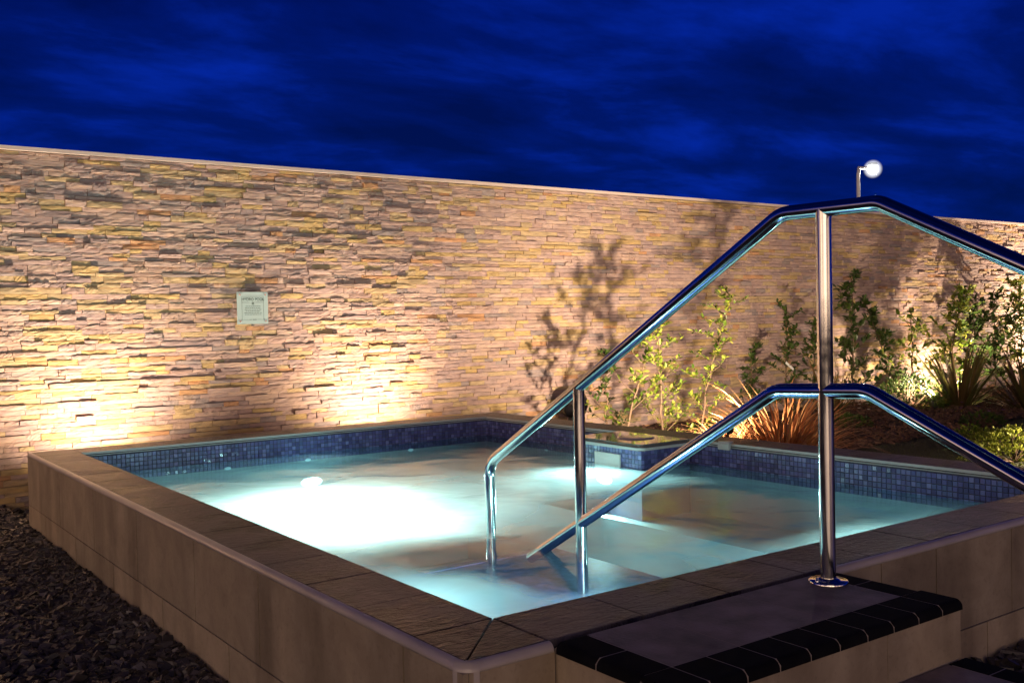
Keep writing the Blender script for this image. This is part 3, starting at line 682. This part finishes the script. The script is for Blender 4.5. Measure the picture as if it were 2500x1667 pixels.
# ================================================================== STONE WALL
def stone_wall():
    wall = thing('stone_wall', 'long high garden wall clad in split-face stacked stone strips behind the pool', 'wall', (8, 10, 0))
    x0, x1, zb, ztop = -2.5, 30., -.05, 3.262
    mb = MB(); mb.box(x0, x1, 10.012, 10.24, zb, 3.26); mb.build('core', 'back', wall)
    cp = MB(); cp.box(x0-.02, x1+.02, 9.952, 10.27, 3.266, 3.300); cp.build('coping_cap', 'cap', wall)
    V = []; F = []; rs = np.random.RandomState(3)
    z = zb; rowi = 0
    while z < ztop-.02:
        h = rs.choice([.037, .045, .052, .060], p=[.25, .35, .28, .12]); z2 = min(z+h, ztop)
        if ztop-z2 < .025: z2 = ztop
        x = x0+rs.uniform(-.3, 0)
        while x < x1:
            far = x > 12
            l = rs.choice([.13, .18, .24, .31, .40], p=[.18, .27, .27, .18, .10])*rs.uniform(.85, 1.15)*(1.15 if far else 1)
            xa, xb = max(x, x0), min(x+l, x1); x += l
            if xb-xa < .03: continue
            prot = rs.choice([.004, .010, .017, .025, .035], p=[.30, .32, .22, .12, .04])+rs.uniform(-.004, .004)
            nx, nz_ = (3, 2) if far else (7, 3)
            g = .0016
            tilt = rs.uniform(-.006, .006); tiltx = rs.uniform(-.008, .008)
            base = len(V)
            jz0 = rs.uniform(0, .004); jz1 = rs.uniform(0, .004)
            for jz in range(nz_+1):
                for ix in range(nx+1):
                    u, v = ix/nx, jz/nz_
                    px = xa+g+(xb-xa-2*g)*u; pz = z+jz0*.5+(z2-z-jz0*.5-jz1*.6)*v
                    edge = (ix in (0, nx)) or (jz in (0, nz_))
                    dd = prot+tilt*(v-.5)+tiltx*(u-.5)+rs.normal(0, .0016)+  .006*mnoise.noise(Vector((px*9, pz*22, rowi*1.7)))
                    if edge: dd -= rs.uniform(.0, .005)
                    if jz == nz_: pz -= abs(rs.normal(0, .0015))
                    V.append((px, 10.0-max(dd, .001), pz))
            w_ = nx+1
            for jz in range(nz_):
                for ix in range(nx):
                    a = base+jz*w_+ix; F.append((a, a+1, a+w_+1, a+w_))
            ring = [base+i for i in range(w_)]+[base+jz*w_+nx for jz in range(1, nz_+1)]+[base+nz_*w_+i for i in range(nx-1, -1, -1)]+[base+jz*w_ for jz in range(nz_-1, 0, -1)]
            bb_ = len(V)
            for r_ in ring: V.append((V[r_][0], 10.014, V[r_][2]))
            n = len(ring)
            for i in range(n): F.append((ring[(i+1) % n], ring[i], bb_+i, bb_+(i+1) % n))
        z = z2; rowi += 1
    me = bpy.data.meshes.new('stone_cladding'); me.from_pydata(V, [], F); me.update()
    link('stone_cladding', me, 'stone', wall)
stone_wall()

# plaque
def sign():
    a = at_y(577, 713, 9.93); b = at_y(654, 790, 9.93); x0, x1, z1, z0 = a.x, b.x, a.z, b.z
    t = thing('glass_plaque', 'square pale green glass plaque reading HYDRO POOL fixed to the stone wall', 'sign', ((x0+x1)/2, 9.93, (z0+z1)/2))
    w_ = x1-x0; h_ = z1-z0
    m = MB(); m.bev(0, 1, 0, 1, 0, 1, .0)
    m = MB(); m.box(x0, x1, 9.918, 9.930, z0, z1); gp = m.build('glass_panel', 'glass', t)
    for fx in (.085, .915):
        for fz in (.085, .915):
            m = MB(); m.tube([(x0+w_*fx, 9.910, z0+h_*fz), (x0+w_*fx, 10.0, z0+h_*fz)], .011, 14); m.build('standoff_screw', 'chrome', t)
    yb = 9.9165; lt = .0016
    fr = MB(); fx0, fx1, fz0, fz1 = x0+w_*.15, x0+w_*.86, z0+h_*.13, z0+h_*.86
    zl = z0+h_*.67
    for (ax, bx_, az, bz) in ((fx0, fx1, fz1-lt, fz1), (fx0, fx0+lt, fz0, fz1-lt), (fx1-lt, fx1, fz0, fz1-lt), (fx0, x0+w_*.36, fz0, fz0+lt), (x0+w_*.64, fx1, fz0, fz0+lt),
                              (fx0+lt, x0+w_*.40, zl, zl+lt), (x0+w_*.60, fx1-lt, zl, zl+lt)):
        fr.box(ax, bx_, yb, 9.918, az, bz)
    fr.build('printed_border', 'ink', gp)
    def text(s, cx, cz, size, name, sx=1):
        c = bpy.data.curves.new(name, 'FONT'); c.body = s; c.size = size; c.align_x = 'CENTER'; c.align_y = 'CENTER'; c.extrude = .0004
        o = bpy.data.objects.new(name, c); C.objects.link(o)
        bpy.context.view_layer.update(); dg = bpy.context.evaluated_depsgraph_get()
        me = bpy.data.meshes.new_from_object(o.evaluated_get(dg)); bpy.data.objects.remove(o)
        me.transform(Matrix.Translation((cx, yb, cz)) @ Matrix.Rotation(R(90), 4, 'X') @ Matrix.Diagonal((sx, 1, 1, 1)))
        link(name, me, 'ink', gp)
    cx = (x0+x1)/2+.003
    text('HYDRO POOL', cx, z0+h_*.765, .042, 'title_lettering', .9)
    # leaf motif: a tuft of small strokes
    mo = MB(); cz = z0+h_*.645
    for k in range(3):
        for s_ in (-1, 0, 1):
            xx = cx+s_*.009; zz = cz-.010+k*.009
            mo.add([(xx-.004, yb, zz-.003), (xx+.001, yb, zz-.004), (xx+.005, yb, zz+.004), (xx, yb, zz+.005)], [(0, 1, 2, 3)])
    mo.build('leaf_motif', 'ink', gp)
    # fine print too small to read: word-sized strokes
    lines = MB()
    for k, (f0, f1) in enumerate(((.27, .75), (.25, .76), (.24, .78), (.27, .74), (.23, .80), (.24, .78))):
        zz = z0+h_*(.555-.052*k); xx = x0+w_*f0
        while xx < x0+w_*f1:
            l = rnd.uniform(.010, .028); e_ = min(xx+l, x0+w_*f1)
            lines.box(xx, e_, yb+.0003, 9.918, zz-.0022, zz+.0022); xx = e_+.005
    lines.build('small_print', 'ink', gp); lines = MB()
    zz = z0+h_*.135; lines.box(x0+w_*.38, x0+w_*.47, yb+.0003, 9.918, zz-.002, zz+.002); lines.box(x0+w_*.49, x0+w_*.62, yb+.0003, 9.918, zz-.003, zz+.003)
    lines.build('maker_line', 'ink', gp)
sign()

# ================================================================== GROUND
gd = MB(); B_ = 400
def q(x0, x1, y0, y1, z): gd.add([(x0, y0, z), (x1, y0, z), (x1, y1, z), (x0, y1, z)], [(0, 1, 2, 3)])
hx0, hx1, hy0, hy1 = XO0+.012, XO1b+.0, YO0+.012, YO1-.012
q(-B_, hx0, -B_, B_, -.004); q(hx1, B_, -B_, B_, -.004); q(hx0, hx1, -B_, hy0, -.004); q(hx0, hx1, hy1, B_, -.004)
o = gd.build('ground', 'gravelbase'); tag(o, kind='structure')
pv = MB()  # unseen paving added behind the camera, glossy to mirror the glow onto the rail
for i in range(-14, 22):
    for j in range(-20, 2): pv.bev(i*.6+.003, i*.6+.597, j*.6-.10+.003-.2, j*.6-.10+.597-.2, -.02, .004+rnd.uniform(0, .001), .003)
o = pv.build('added_terrace', 'added_paving'); tag(o, kind='structure')

def chips(name, mat, count, region, size, zf, seed, kindlabel, heap=None):
    rs = np.random.RandomState(seed); V = np.zeros((count*8, 3)); F = np.zeros((count*6, 4), int)
    fc = np.array([(0, 3, 2, 1), (4, 5, 6, 7), (0, 1, 5, 4), (1, 2, 6, 5), (2, 3, 7, 6), (3, 0, 4, 7)])
    cube = np.array([(-1, -1, -1), (1, -1, -1), (1, 1, -1), (-1, 1, -1), (-1, -1, 1), (1, -1, 1), (1, 1, 1), (-1, 1, 1)], float)
    i = 0
    while i < count:
        p = region(rs)
        if p is None: continue
        s = size*rs.uniform(.55, 1.5); dims = np.array([s*rs.uniform(.6, 1.2), s*rs.uniform(.35, .8), s*rs.uniform(.13, .30)])
        v = cube*dims*(1+rs.uniform(-.28, .28, (8, 3)))
        v[4:, :2] *= rs.uniform(.6, .95)
        a, b, c = rs.uniform(0, 2*math.pi), rs.normal(0, .38), rs.normal(0, .38)
        Rz = np.array([[math.cos(a), -math.sin(a), 0], [math.sin(a), math.cos(a), 0], [0, 0, 1]])
        Rx = np.array([[1, 0, 0], [0, math.cos(b), -math.sin(b)], [0, math.sin(b), math.cos(b)]])
        Ry = np.array([[math.cos(c), 0, math.sin(c)], [0, 1, 0], [-math.sin(c), 0, math.cos(c)]])
        v = v @ (Rz @ Rx @ Ry).T
        z = zf(p[0], p[1])+rs.uniform(0, .02)*size/.03
        V[i*8:i*8+8] = v+np.array([p[0], p[1], z]); F[i*6:i*6+6] = fc+i*8; i += 1
    me = bpy.data.meshes.new(name); me.from_pydata(V.tolist(), [], F.tolist()); me.update()
    o = link(name, me, mat); tag(o, kindlabel[0], kindlabel[1], kind='stuff'); return o

def reg_left(rs):
    y = 2.2+7.8*rs.rand()**.9; x = 1.53-rs.rand()**1.25*(1.0+.32*(10-y)*.6)
    return (x, y)
def heapz(x, y): return .0+.012+(.03+.03*mnoise.noise(Vector((y*2.3, 5, 1))))*math.exp(-((1.56-x)/.12)**2)+.012*mnoise.noise(Vector((x*3, y*3, 0)))
chips('slate_gravel', 'slate', 26000, reg_left, .030, heapz, 11, ('dark slate chippings heaped along the left side of the pool', 'gravel'))
def reg_back(rs): return (1.4+4.9*rs.rand(), 8.9+1.05*rs.rand())
chips('slate_gravel', 'slate', 3500, reg_back, .034, lambda x, y: .0, 12, ('dark slate chippings in the strip between pool and stone wall', 'gravel'))
def reg_right(rs): return (3.32+2.6*rs.rand(), 1.2+1.18*rs.rand())
chips('slate_gravel', 'slate', 4200, reg_right, .036, lambda x, y: .0+.06*math.exp(-((2.42-y)/.18)**2)*min(1, max(0, (x-3.9)/.6)), 13, ('dark slate chippings right of the tiled steps', 'gravel'))

# garden soil bed and lawn
def lawn_edge(x):            # y of the soil/lawn border
    return 6.55+.12*(x-8)+.25*math.sin((x-7)*.55) if x < 13.5 else 7.35+.05*(x-13.5)
def sheet(name, x0, x1, nx, fy0, fy1, ny, zf, mat):
    vs = []; 
    for j in range(ny+1):
        for i in range(nx+1):
            x = x0+(x1-x0)*i/nx; y = fy0(x)+(fy1(x)-fy0(x))*j/ny; vs.append((x, y, zf(x, y)))
    m = MB(); m.add(vs, [(j*(nx+1)+i, j*(nx+1)+i+1, (j+1)*(nx+1)+i+1, (j+1)*(nx+1)+i) for j in range(ny) for i in range(nx)], True)
    return m.build(name, mat)
def soilz(x, y): return .05+.10*max(0, min(1, (y-7)/2.2))*max(0, min(1, (x-6.4)/.6))+.02*mnoise.noise(Vector((x*2, y*2, 3)))
so_ = sheet('soil_bed', 6.22, 29, 120, lambda x: min(lawn_edge(x), 9.5) if x > 7.6 else 5.4+.0*x+max(0, (x-6.4))*.3, lambda x: 10.0, 30, soilz, 'soil'); tag(so_, kind='structure')
la = sheet('lawn', 6.45, 29, 90, lambda x: -1.5, lambda x: lawn_edge(x)+.02, 20, lambda x, y: .045+.012*mnoise.noise(Vector((x, y, 0))), 'turf'); tag(la, kind='structure')
def reg_soil(rs):
    x = 6.35+14*rs.rand()**1.2; y = lawn_edge(x)+(9.95-lawn_edge(x))*rs.rand() if x > 7.6 else 5.6+4.3*rs.rand(); return (x, y)
chips('bark_mulch', 'mulch', 9000, reg_soil, .034, soilz, 14, ('dark reddish bark mulch covering the planting bed', 'mulch'))
def grass_blades():
    rs = np.random.RandomState(5); V = []; F = []
    for i in range(16000):
        x = 6.5+9.5*rs.rand()**1.3; y = 3.2+(lawn_edge(x)-3.2)*rs.rand(); h = rs.uniform(.018, .04); a = rs.uniform(0, 6.28); l = rs.normal(0, .012, 2)
        dx, dy = .004*math.cos(a), .004*math.sin(a); b = len(V)
        V += [(x-dx, y-dy, .04), (x+dx, y+dy, .04), (x+l[0], y+l[1], .04+h)]; F.append((b, b+1, b+2))
    me = bpy.data.meshes.new('lawn_grass'); me.from_pydata(V, [], F); o = link('lawn_grass', me, 'grass'); tag(o, 'short dark green grass of the lawn', 'grass', kind='stuff')
grass_blades()

# ================================================================== PLANTS
def leaf(mb, p, d, up, l, w_):
    d = d.normalized(); s = d.cross(up)
    if s.length < .1: s = d.cross(Vector((1, 0, 0)))
    s.normalize(); n = s.cross(d)
    a = p+d*l*.35+n*l*.05; b = p+d*l*.75+n*l*.03; t = p+d*l-n*l*.06
    mb.add([p, a+s*w_*.5, b+s*w_*.36, t, b-s*w_*.36, a-s*w_*.5, a-n*l*.05], [(0, 6, 1), (1, 6, 3, 2), (0, 5, 6), (5, 4, 3, 6)])
def shrub(basep, topp, label, mat='leaf', n_br=16, br_len=.35, lf=.06, dens=9, seed=0, via=None, topleaf=1.0, bare=.12):
    rr_ = random.Random(seed); b = Vector(basep); t = Vector(topp)
    th = thing('young_shrub', label, 'shrub', b, 'young shrubs planted along the stone wall')
    N = 12; spine = []
    for i in range(N+1):
        u = i/N; p = b.lerp(t, u)
        if via is not None: p = (1-u)**2*b+2*u*(1-u)*Vector(via)+u*u*t
        p = p+Vector((rr_.uniform(-1, 1), rr_.uniform(-1, 1), 0))*.018*(u > 0)
        spine.append(p)
    st_ = MB(); st_.tube(spine, [.013*(1-.75*i/N)+.002 for i in range(N+1)], 6)
    lv = MB(); Ht = (t-b).length
    def leaves_on(p0, p1, n, s_):
        for k in range(n):
            u = (k+rr_.random())/n; p = p0.lerp(p1, u); d_ = Vector((rr_.uniform(-1, 1), rr_.uniform(-1, 1), rr_.uniform(-.5, .9)))
            leaf(lv, p, d_+(p1-p0).normalized()*.5, Vector((rr_.uniform(-.4, .4), rr_.uniform(-.4, .4), 1)), lf*s_*rr_.uniform(.6, 1.3), lf*s_*rr_.uniform(.38, .62))
    for k in range(n_br):
        u = bare+(1-bare)*(k+rr_.random()*.8)/n_br; u = min(u, .97); i = int(u*N); p = spine[i].lerp(spine[min(i+1, N)], u*N-i)
        a = rr_.uniform(0, 2*math.pi); ln = br_len*(1.15-.75*u)*rr_.uniform(.45, 1.2)
        d_ = Vector((math.cos(a), math.sin(a)*.7, rr_.uniform(.15, .9))); q1 = p+d_*ln*.55; q2 = q1+(d_+Vector((rr_.uniform(-.5, .5), rr_.uniform(-.3, .3), rr_.uniform(-.5, .4))))*ln*.5
        st_.tube([p, q1, q2], [.005, .004, .0015], 4)
        leaves_on(p, q1, max(2, int(dens*.5)), .9); leaves_on(q1, q2, dens, 1)
        if rr_.random() < .6:
            q3 = q1+Vector((rr_.uniform(-1, 1), rr_.uniform(-.6, .6), rr_.uniform(-.2, .8)))*ln*.45
            st_.tube([q1, q3], [.003, .001], 4); leaves_on(q1, q3, int(dens*.7), .9)
    leaves_on(spine[int(N*.55)], spine[-1], int(dens*1.6), topleaf)
    st_.build('stem', 'bark', th); lv.build('leaves', mat, th)
YS = 9.15
def sp(px, py, y=YS): return at_y(px, py, y)
def sbase(px, y=YS, z=None):
    p = at_y(px, 1000, y); p.z = soilz(p.x, y)-.01; return p
specs = [
 (1480, 1480, 860, 8.6, 'leafdark', 11, .34, .060, 7, 'sparse dark green shrub right of the black ball and left of the second rail post'),
 (1510, 1600, 790, 8.2, 'leaf', 12, .40, .085, 5, 'thin shrub with large pale leaves half hidden behind the sloping top rail'),
 (1617, 1608, 800, 8.15, 'leaf', 22, .38, .058, 9, 'bushy bright green shrub lit from below under the sloping rail'),
 (1705, 1795, 718, 8.0, 'leaf', 20, .42, .062, 9, 'tall yellow-green shrub with curved lit tip above the copper grass'),
 (1830, 1835, 850, 9.3, 'leafdark', 12, .30, .055, 8, 'low dark shrub between the curved bright shrub and the tagged one'),
 (1922, 1917, 750, 9.3, 'leafdark', 18, .34, .055, 9, 'dark upright shrub carrying a white plant tag'),
 (1988, 1985, 790, 9.3, 'leafdark', 14, .26, .055, 9, 'dark shrub directly left of the main rail post'),
 (2085, 2078, 672, 9.4, 'leafdark', 20, .36, .075, 8, 'tall dark shrub just right of the main rail post'),
 (2205, 2110, 735, 9.4, 'leafdark', 20, .20, .060, 10, 'slender dark shrub leaning left over the middle rail'),
 (2232, 2225, 770, 9.3, 'leaf', 10, .42, .085, 6, 'thin shrub with a few bright leaves on horizontal twigs'),
 (2300, 2350, 700, 9.2, 'leaf', 20, .40, .085, 8, 'tall shrub with bright lit top left of the sword-leaf plant'),
 (2372, 2365, 760, 9.5, 'leafdark', 16, .40, .070, 8, 'dark shrub rising behind the sword-leaf plant'),
 (2432, 2425, 735, 9.5, 'leafdark', 18, .50, .075, 8, 'dark spreading shrub right of the sword-leaf plant'),
 (2496, 2490, 690, 9.4, 'leaf', 34, .42, .055, 12, 'dense small-leaved shrub at the right end of the row'),
]
for i, (bpx, tpx, tpy, y, mat, nb, bl, lf, dn, lab) in enumerate(specs):
    b = sbase(bpx, y); t = sp(tpx, tpy, y)
    sc = max(1, (b.x**2+b.y**2)**.5/13)
    via = None
    if i == 3: via = b.lerp(t, .55)+Vector((-.22, 0, .1))
    shrub(b, t, lab, mat, int(nb*1.5), bl*sc*1.1, lf*sc*(1.0 if mat == 'leaf' else 1.2), int(dn*1.45), 100+i, via, 1.5 if mat == 'leaf' else 1.0, .04)
# white plant tag hanging on a shrub
tp_ = at_y(1928, 893, 9.25); m = MB(); u_ = Vector((.17, 0, -.11)).normalized(); v_ = Vector((.05, 0, .09)).normalized()*.018
a_ = tp_-u_*.10; b_ = tp_+u_*.10
m.add([a_-v_, b_-v_, b_+v_, a_+v_, a_-v_+Vector((0, .003, 0)), b_-v_+Vector((0, .003, 0)), b_+v_+Vector((0, .003, 0)), a_+v_+Vector((0, .003, 0))], [(0, 1, 2, 3), (7, 6, 5, 4), (0, 4, 5, 1), (1, 5, 6, 2), (2, 6, 7, 3), (3, 7, 4, 0)])
tag(m.build('plant_tag', 'white'), 'narrow white tag hanging from a dark shrub by the wall', 'plant tag')

def blade(mb, p, az, L_, w_, lean, droop, rr_, seg=9, stiff=False):
    d = Vector((math.cos(az), math.sin(az), 0)); s = Vector((-math.sin(az), math.cos(az), 0)); vs = []; pos = Vector(p); ang = lean
    for i in range(seg+1):
        u = i/seg; ww = w_*(.55+.9*u if u < .4 else (.91)*(1-u)/.6+.02)
        if stiff: ww = w_*(.7+.6*u if u < .5 else 1.0*(1-u)/.5+.03)
        n = Vector((0, 0, 1))
        vs += [pos-s*ww*.5, pos+s*ww*.5]
        pos = pos+(d*math.sin(ang)+Vector((0, 0, 1))*math.cos(ang))*(L_/seg); ang += droop/seg*(.5+u)
    mb.add(vs, [(2*i, 2*i+1, 2*i+3, 2*i+2) for i in range(seg)], True)
def clump(name, label, cat, c, mat, n, L_, w_, lean, droop, rad, seed, stiff=False, azf=None, group=None):
    rr_ = random.Random(seed); m = MB()
    for k in range(n):
        az = rr_.uniform(0, 2*math.pi) if azf is None else azf(rr_); r_ = rad*rr_.random()
        p = Vector(c)+Vector((math.cos(az)*r_, math.sin(az)*r_, -.02))
        blade(m, p, az+rr_.uniform(-.4, .4), L_*rr_.uniform(.55, 1.1), w_*rr_.uniform(.6, 1.2), rr_.uniform(*lean), rr_.uniform(*droop), rr_, stiff=stiff)
    o = m.build(name, mat); return tag(o, label, cat, group)
gc = at_z(1905, 1120, .10)
clump('grass_clump', 'large copper coloured arching grass clump lit from within behind the pool edge', 'ornamental grass', (7.85, 6.35, .05), 'carex', 620, 1.25, .026, (.15, .95), (1.0, 2.5), .24, 21, group='copper grasses')
gc2 = at_z(1765, 1110, .10)
clump('grass_clump', 'smaller copper grass clump at the left of the big one, blades bent over the lamp', 'ornamental grass', (7.36, 6.66, .05), 'carex', 320, .85, .024, (.1, .8), (1.4, 2.8), .14, 22, group='copper grasses')
gc3 = at_z(1660, 1080, .10)
clump('grass_clump', 'small yellowish grass tuft at the pool edge left of the copper grasses', 'ornamental grass', (gc3.x, gc3.y+.15, .06), 'hebe', 90, .30, .012, (.1, .9), (.8, 2.0), .10, 23)
pc = at_z(2372, 1000, .08)
clump('sword_leaf_plant', 'spiky plant with bronze sword-shaped leaves lit from behind near the right edge', 'spiky plant', (pc.x, pc.y+.2, .06), 'phormium', 75, 1.35, .060, (.05, 1.15), (.1, .6), .14, 24, True)
pc2 = at_z(2500, 1000, .08)
clump('sword_leaf_plant', 'dark sword-leaf plant cut off by the right edge of the picture', 'spiky plant', (pc2.x+.1, pc2.y, .06), 'phormium', 55, 1.2, .055, (.2, 1.2), (.1, .9), .14, 25, True)
pc4 = at_y(2030, 985, 8.9)
clump('sword_leaf_plant', 'low dark reddish strap-leaved plant at the wall foot behind the main post', 'spiky plant', (pc4.x, 8.9, .1), 'phormium', 26, 1.1, .04, (.2, .9), (.1, .5), .1, 26, True)

def mound(name, label, cat, c, rx, rz, mat, n, lf, seed, group=None, core=True):
    rr_ = random.Random(seed); t = thing(name, label, cat, c, group); m = MB(); s_ = MB()
    for k in range(n):
        th_ = rr_.uniform(0, 2*math.pi); ph = math.acos(rr_.uniform(0, 1)); r_ = rr_.uniform(.72, 1.06)*(1+.18*mnoise.noise(Vector((math.cos(th_)*2, math.sin(th_)*2, ph*2+seed))))
        d = Vector((math.sin(ph)*math.cos(th_), math.sin(ph)*math.sin(th_), math.cos(ph)))
        p = Vector(c)+Vector((d.x*rx*r_, d.y*rx*r_, d.z*rz*r_))
        for q_ in range(4): leaf(m, p, d+Vector((rr_.uniform(-.7, .7), rr_.uniform(-.7, .7), rr_.uniform(-.2, .9))), Vector((0, 0, 1)), lf*rr_.uniform(.6, 1.2), lf*.5)
    for k in range(40):
        th_ = rr_.uniform(0, 2*math.pi); ph = rr_.uniform(0, 1.4); d = Vector((math.sin(ph)*math.cos(th_)*rx, math.sin(ph)*math.sin(th_)*rx, math.cos(ph)*rz))
        s_.tube([Vector(c), Vector(c)+d*.9], [.006, .002], 4)
    s_.build('stem', 'bark', t); m.build('leaves', mat, t); return t
c_ = at_z(2245, 1000, .1); mound('round_bush', 'low rounded dark green bush at the wall foot left of the sword-leaf plant', 'bush', (c_.x, c_.y+.2, .05), .62, .55, 'leafdark', 1100, .05, 31, 'low bushes in the bed')
c_ = at_z(2446, 1128, .05); mound('golden_bush', 'small golden green bush glowing on the lawn edge at the lower right', 'bush', (c_.x+.15, c_.y-.05, .04), .50, .34, 'hebe', 1000, .045, 32)
c_ = at_z(2395, 1100, .05); mound('golden_bush', 'small green bush behind the lower rail, left of the glowing golden one', 'bush', (c_.x, c_.y+.1, .04), .26, .26, 'leaf', 330, .045, 33)
for i, (px, py, r_, lab) in enumerate(((1500, 1045, .30, 'low leafy ground plant at the foot of the leftmost shrub'), (1560, 1050, .20, 'low dark ground plant between the first shrubs behind the skimmer block'),
                                (1740, 1035, .22, 'low dark plant at the wall foot behind the small grass tuft'), (2080, 1040, .26, 'low dark plant right of the main post with white flowers'), (2400, 1030, .3, 'low dark plant with purple flowers before the sword-leaf plant'))):
    c_ = at_z(px, py, .12)
    if c_.y > 9.3: c_ = at_y(px, py, 8.9)
    c_.z = soilz(c_.x, c_.y)
    mound('ground_plant', lab, 'plant', c_, r_, r_*.6, 'leafdark', 160, .055, 41+i, 'low bushes in the bed')
def flowers(name, label, mat, c, n, spread, seed):
    rr_ = random.Random(seed)
    for k in range(n):
        m = MB(); p = Vector(c)+Vector((rr_.uniform(-spread, spread), rr_.uniform(-spread, spread)*.6, rr_.uniform(.1, .28)))
        for a in range(5):
            d = Vector((math.cos(a*1.257), math.sin(a*1.257), .35)); leaf(m, p, d, Vector((0, 0, 1)), .028, .022)
        tag(m.build(name, mat), label, 'flower', name.replace('_', ' ')+'s in the bed')
c_ = at_z(2085, 1010, .25); flowers('white_flower', 'small white flower right of the main rail post', 'flower', (c_.x, c_.y, .1), 5, .3, 51)
c_ = at_z(2400, 1010, .15); flowers('purple_flower', 'small purple flower in front of the sword-leaf plant', 'purple', (c_.x-.1, c_.y, .05), 8, .5, 52)

# black ball
bc = at_y(1400, 985, 9.68)
bl_ = thing('ball_planter', 'glossy black ball standing at the wall foot behind the second rail post', 'garden ball', (bc.x, bc.y, .1))
m = MB(); rb = .185
m.lathe((bc.x, bc.y, bc.z), [(rb*math.sin(t), -rb*math.cos(t)) for t in [math.pi*(i+.5)/24 for i in range(23)]], 32); m.build('ball', 'blackgloss', bl_)
m = MB(); m.lathe((bc.x, bc.y, 0), [(.16, .02), (.16, .06), (.09, .10), (.07, bc.z-rb+.02)], 24); m.build('stand', 'blackmatt', bl_)

# ================================================================== LAMPS
G_WARM = glow_mat('lit_warm_lens', (1., .72, .42), 14)
WARM = (1., .745, .53)
def uplight(loc, aim, power, ang, label, blend=1., col=WARM, size=.03):
    loc = Vector(loc); d = (Vector(aim)-loc).normalized()
    t = thing('garden_uplight', label, 'spotlight', (loc.x, loc.y, 0), 'warm garden uplights')
    m = MB(); a = loc-d*.16; m.tube([a, loc-d*.01], [.042, .050], 20); hsg = m.build('housing', 'blackmatt', t)
    m = MB(); m.tube([loc-d*.0095, loc-d*.006], .040, 20); m.build('lens', G_WARM, hsg)
    m = MB(); m.tube([(loc.x, loc.y, -.02), tuple(loc-d*.10)], .010, 8); m.build('spike', 'blackmatt', t)
    disc_light('uplight', loc+d*.01, loc+d, max(size, .045), power, col, True, ang).data.spot_blend = blend
uplight((2.30, 9.15, .22), (2.32, 10.0, 2.3), 560, 140, 'warm uplight in the gravel strip at the wall, left of the plaque')
uplight((5.25, 9.15, .22), (5.27, 10.0, 2.3), 560, 140, 'warm uplight in the gravel strip at the wall, right of the plaque')
uplight((-.65, 9.15, .22), (-.65, 10.0, 2.3), 460, 140, 'warm uplight at the wall beyond the left edge')
g0 = at_z(1775, 1120, .25)
uplight((7.12, 6.42, .62), (9.9, 10.0, 1.7), 1700, 125, 'warm uplight hidden among the copper grass blades')
uplight((14.35, 8.75, .25), (14.6, 10.0, 1.9), 620, 150, 'warm uplight hidden behind the round bush and sword-leaf plant')
uplight((15.9, 8.9, .22), (16.6, 10.0, 1.6), 700, 140, 'warm uplight behind the sword-leaf plant on its right')
uplight((20.6, 8.9, .25), (20.2, 10.0, 2.2), 3000, 140, 'warm uplight beyond the right edge at the wall')
gb = at_z(2446, 1128, .05)
uplight((gb.x+.25, gb.y-.75, .30), (gb.x, gb.y, .25), 380, 140, 'warm uplight beside the golden bush')

# lamp beyond the wall
pl = thing('street_lamp', 'bright white lamp on a pole rising behind the stone wall', 'street lamp', (0, 0, 0))
YL = 15.
pb = at_y(2096, 505, YL); ph = at_y(2096, 428, YL); lp = at_y(2131, 413, YL)
pl.location = (pb.x, YL, 0)
m = MB(); m.tube([(pb.x, YL, 0), (pb.x, YL, ph.z), (pb.x+.03, YL, lp.z-.02), (lp.x-.22, YL, lp.z)], .045, 12); m.build('pole', 'pole', pl)
m = MB(); rg = .13
m.lathe((lp.x, YL, lp.z), [(rg*math.sin(t), -rg*math.cos(t)) for t in [math.pi*(i+.3)/16 for i in range(16)]], 24); m.build('bulb', glow_mat('lit_bulb', (1, .97, .92), 400), pl)
def glare_shell_mat():  # emissive shell added round the bulb, painting in its soft glare halo
    m = bpy.data.materials.new('glare_shell'); m.use_nodes = True; t = m.node_tree; t.nodes.clear(); out = nn(t, 'ShaderNodeOutputMaterial')
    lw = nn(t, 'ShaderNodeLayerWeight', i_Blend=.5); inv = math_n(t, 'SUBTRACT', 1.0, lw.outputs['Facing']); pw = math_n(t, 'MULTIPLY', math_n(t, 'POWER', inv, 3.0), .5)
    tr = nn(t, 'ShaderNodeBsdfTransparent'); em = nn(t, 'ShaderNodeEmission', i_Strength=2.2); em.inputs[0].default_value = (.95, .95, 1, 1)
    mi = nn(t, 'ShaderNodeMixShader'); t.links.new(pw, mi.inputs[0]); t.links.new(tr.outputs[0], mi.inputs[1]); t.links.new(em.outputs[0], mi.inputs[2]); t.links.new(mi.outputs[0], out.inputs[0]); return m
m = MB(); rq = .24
m.lathe((lp.x, YL, lp.z), [(rq*math.sin(t), -rq*math.cos(t)) for t in [math.pi*(i+.3)/24 for i in range(24)]], 32); m.build('glare_shell', glare_shell_mat(), pl)
m = MB(); m.lathe((lp.x, YL, lp.z), [(.0, rg+.03), (.10, rg+.025), (.12, rg-.02), (.10, rg-.06)], 20); m.build('cap', 'blackmatt', pl)
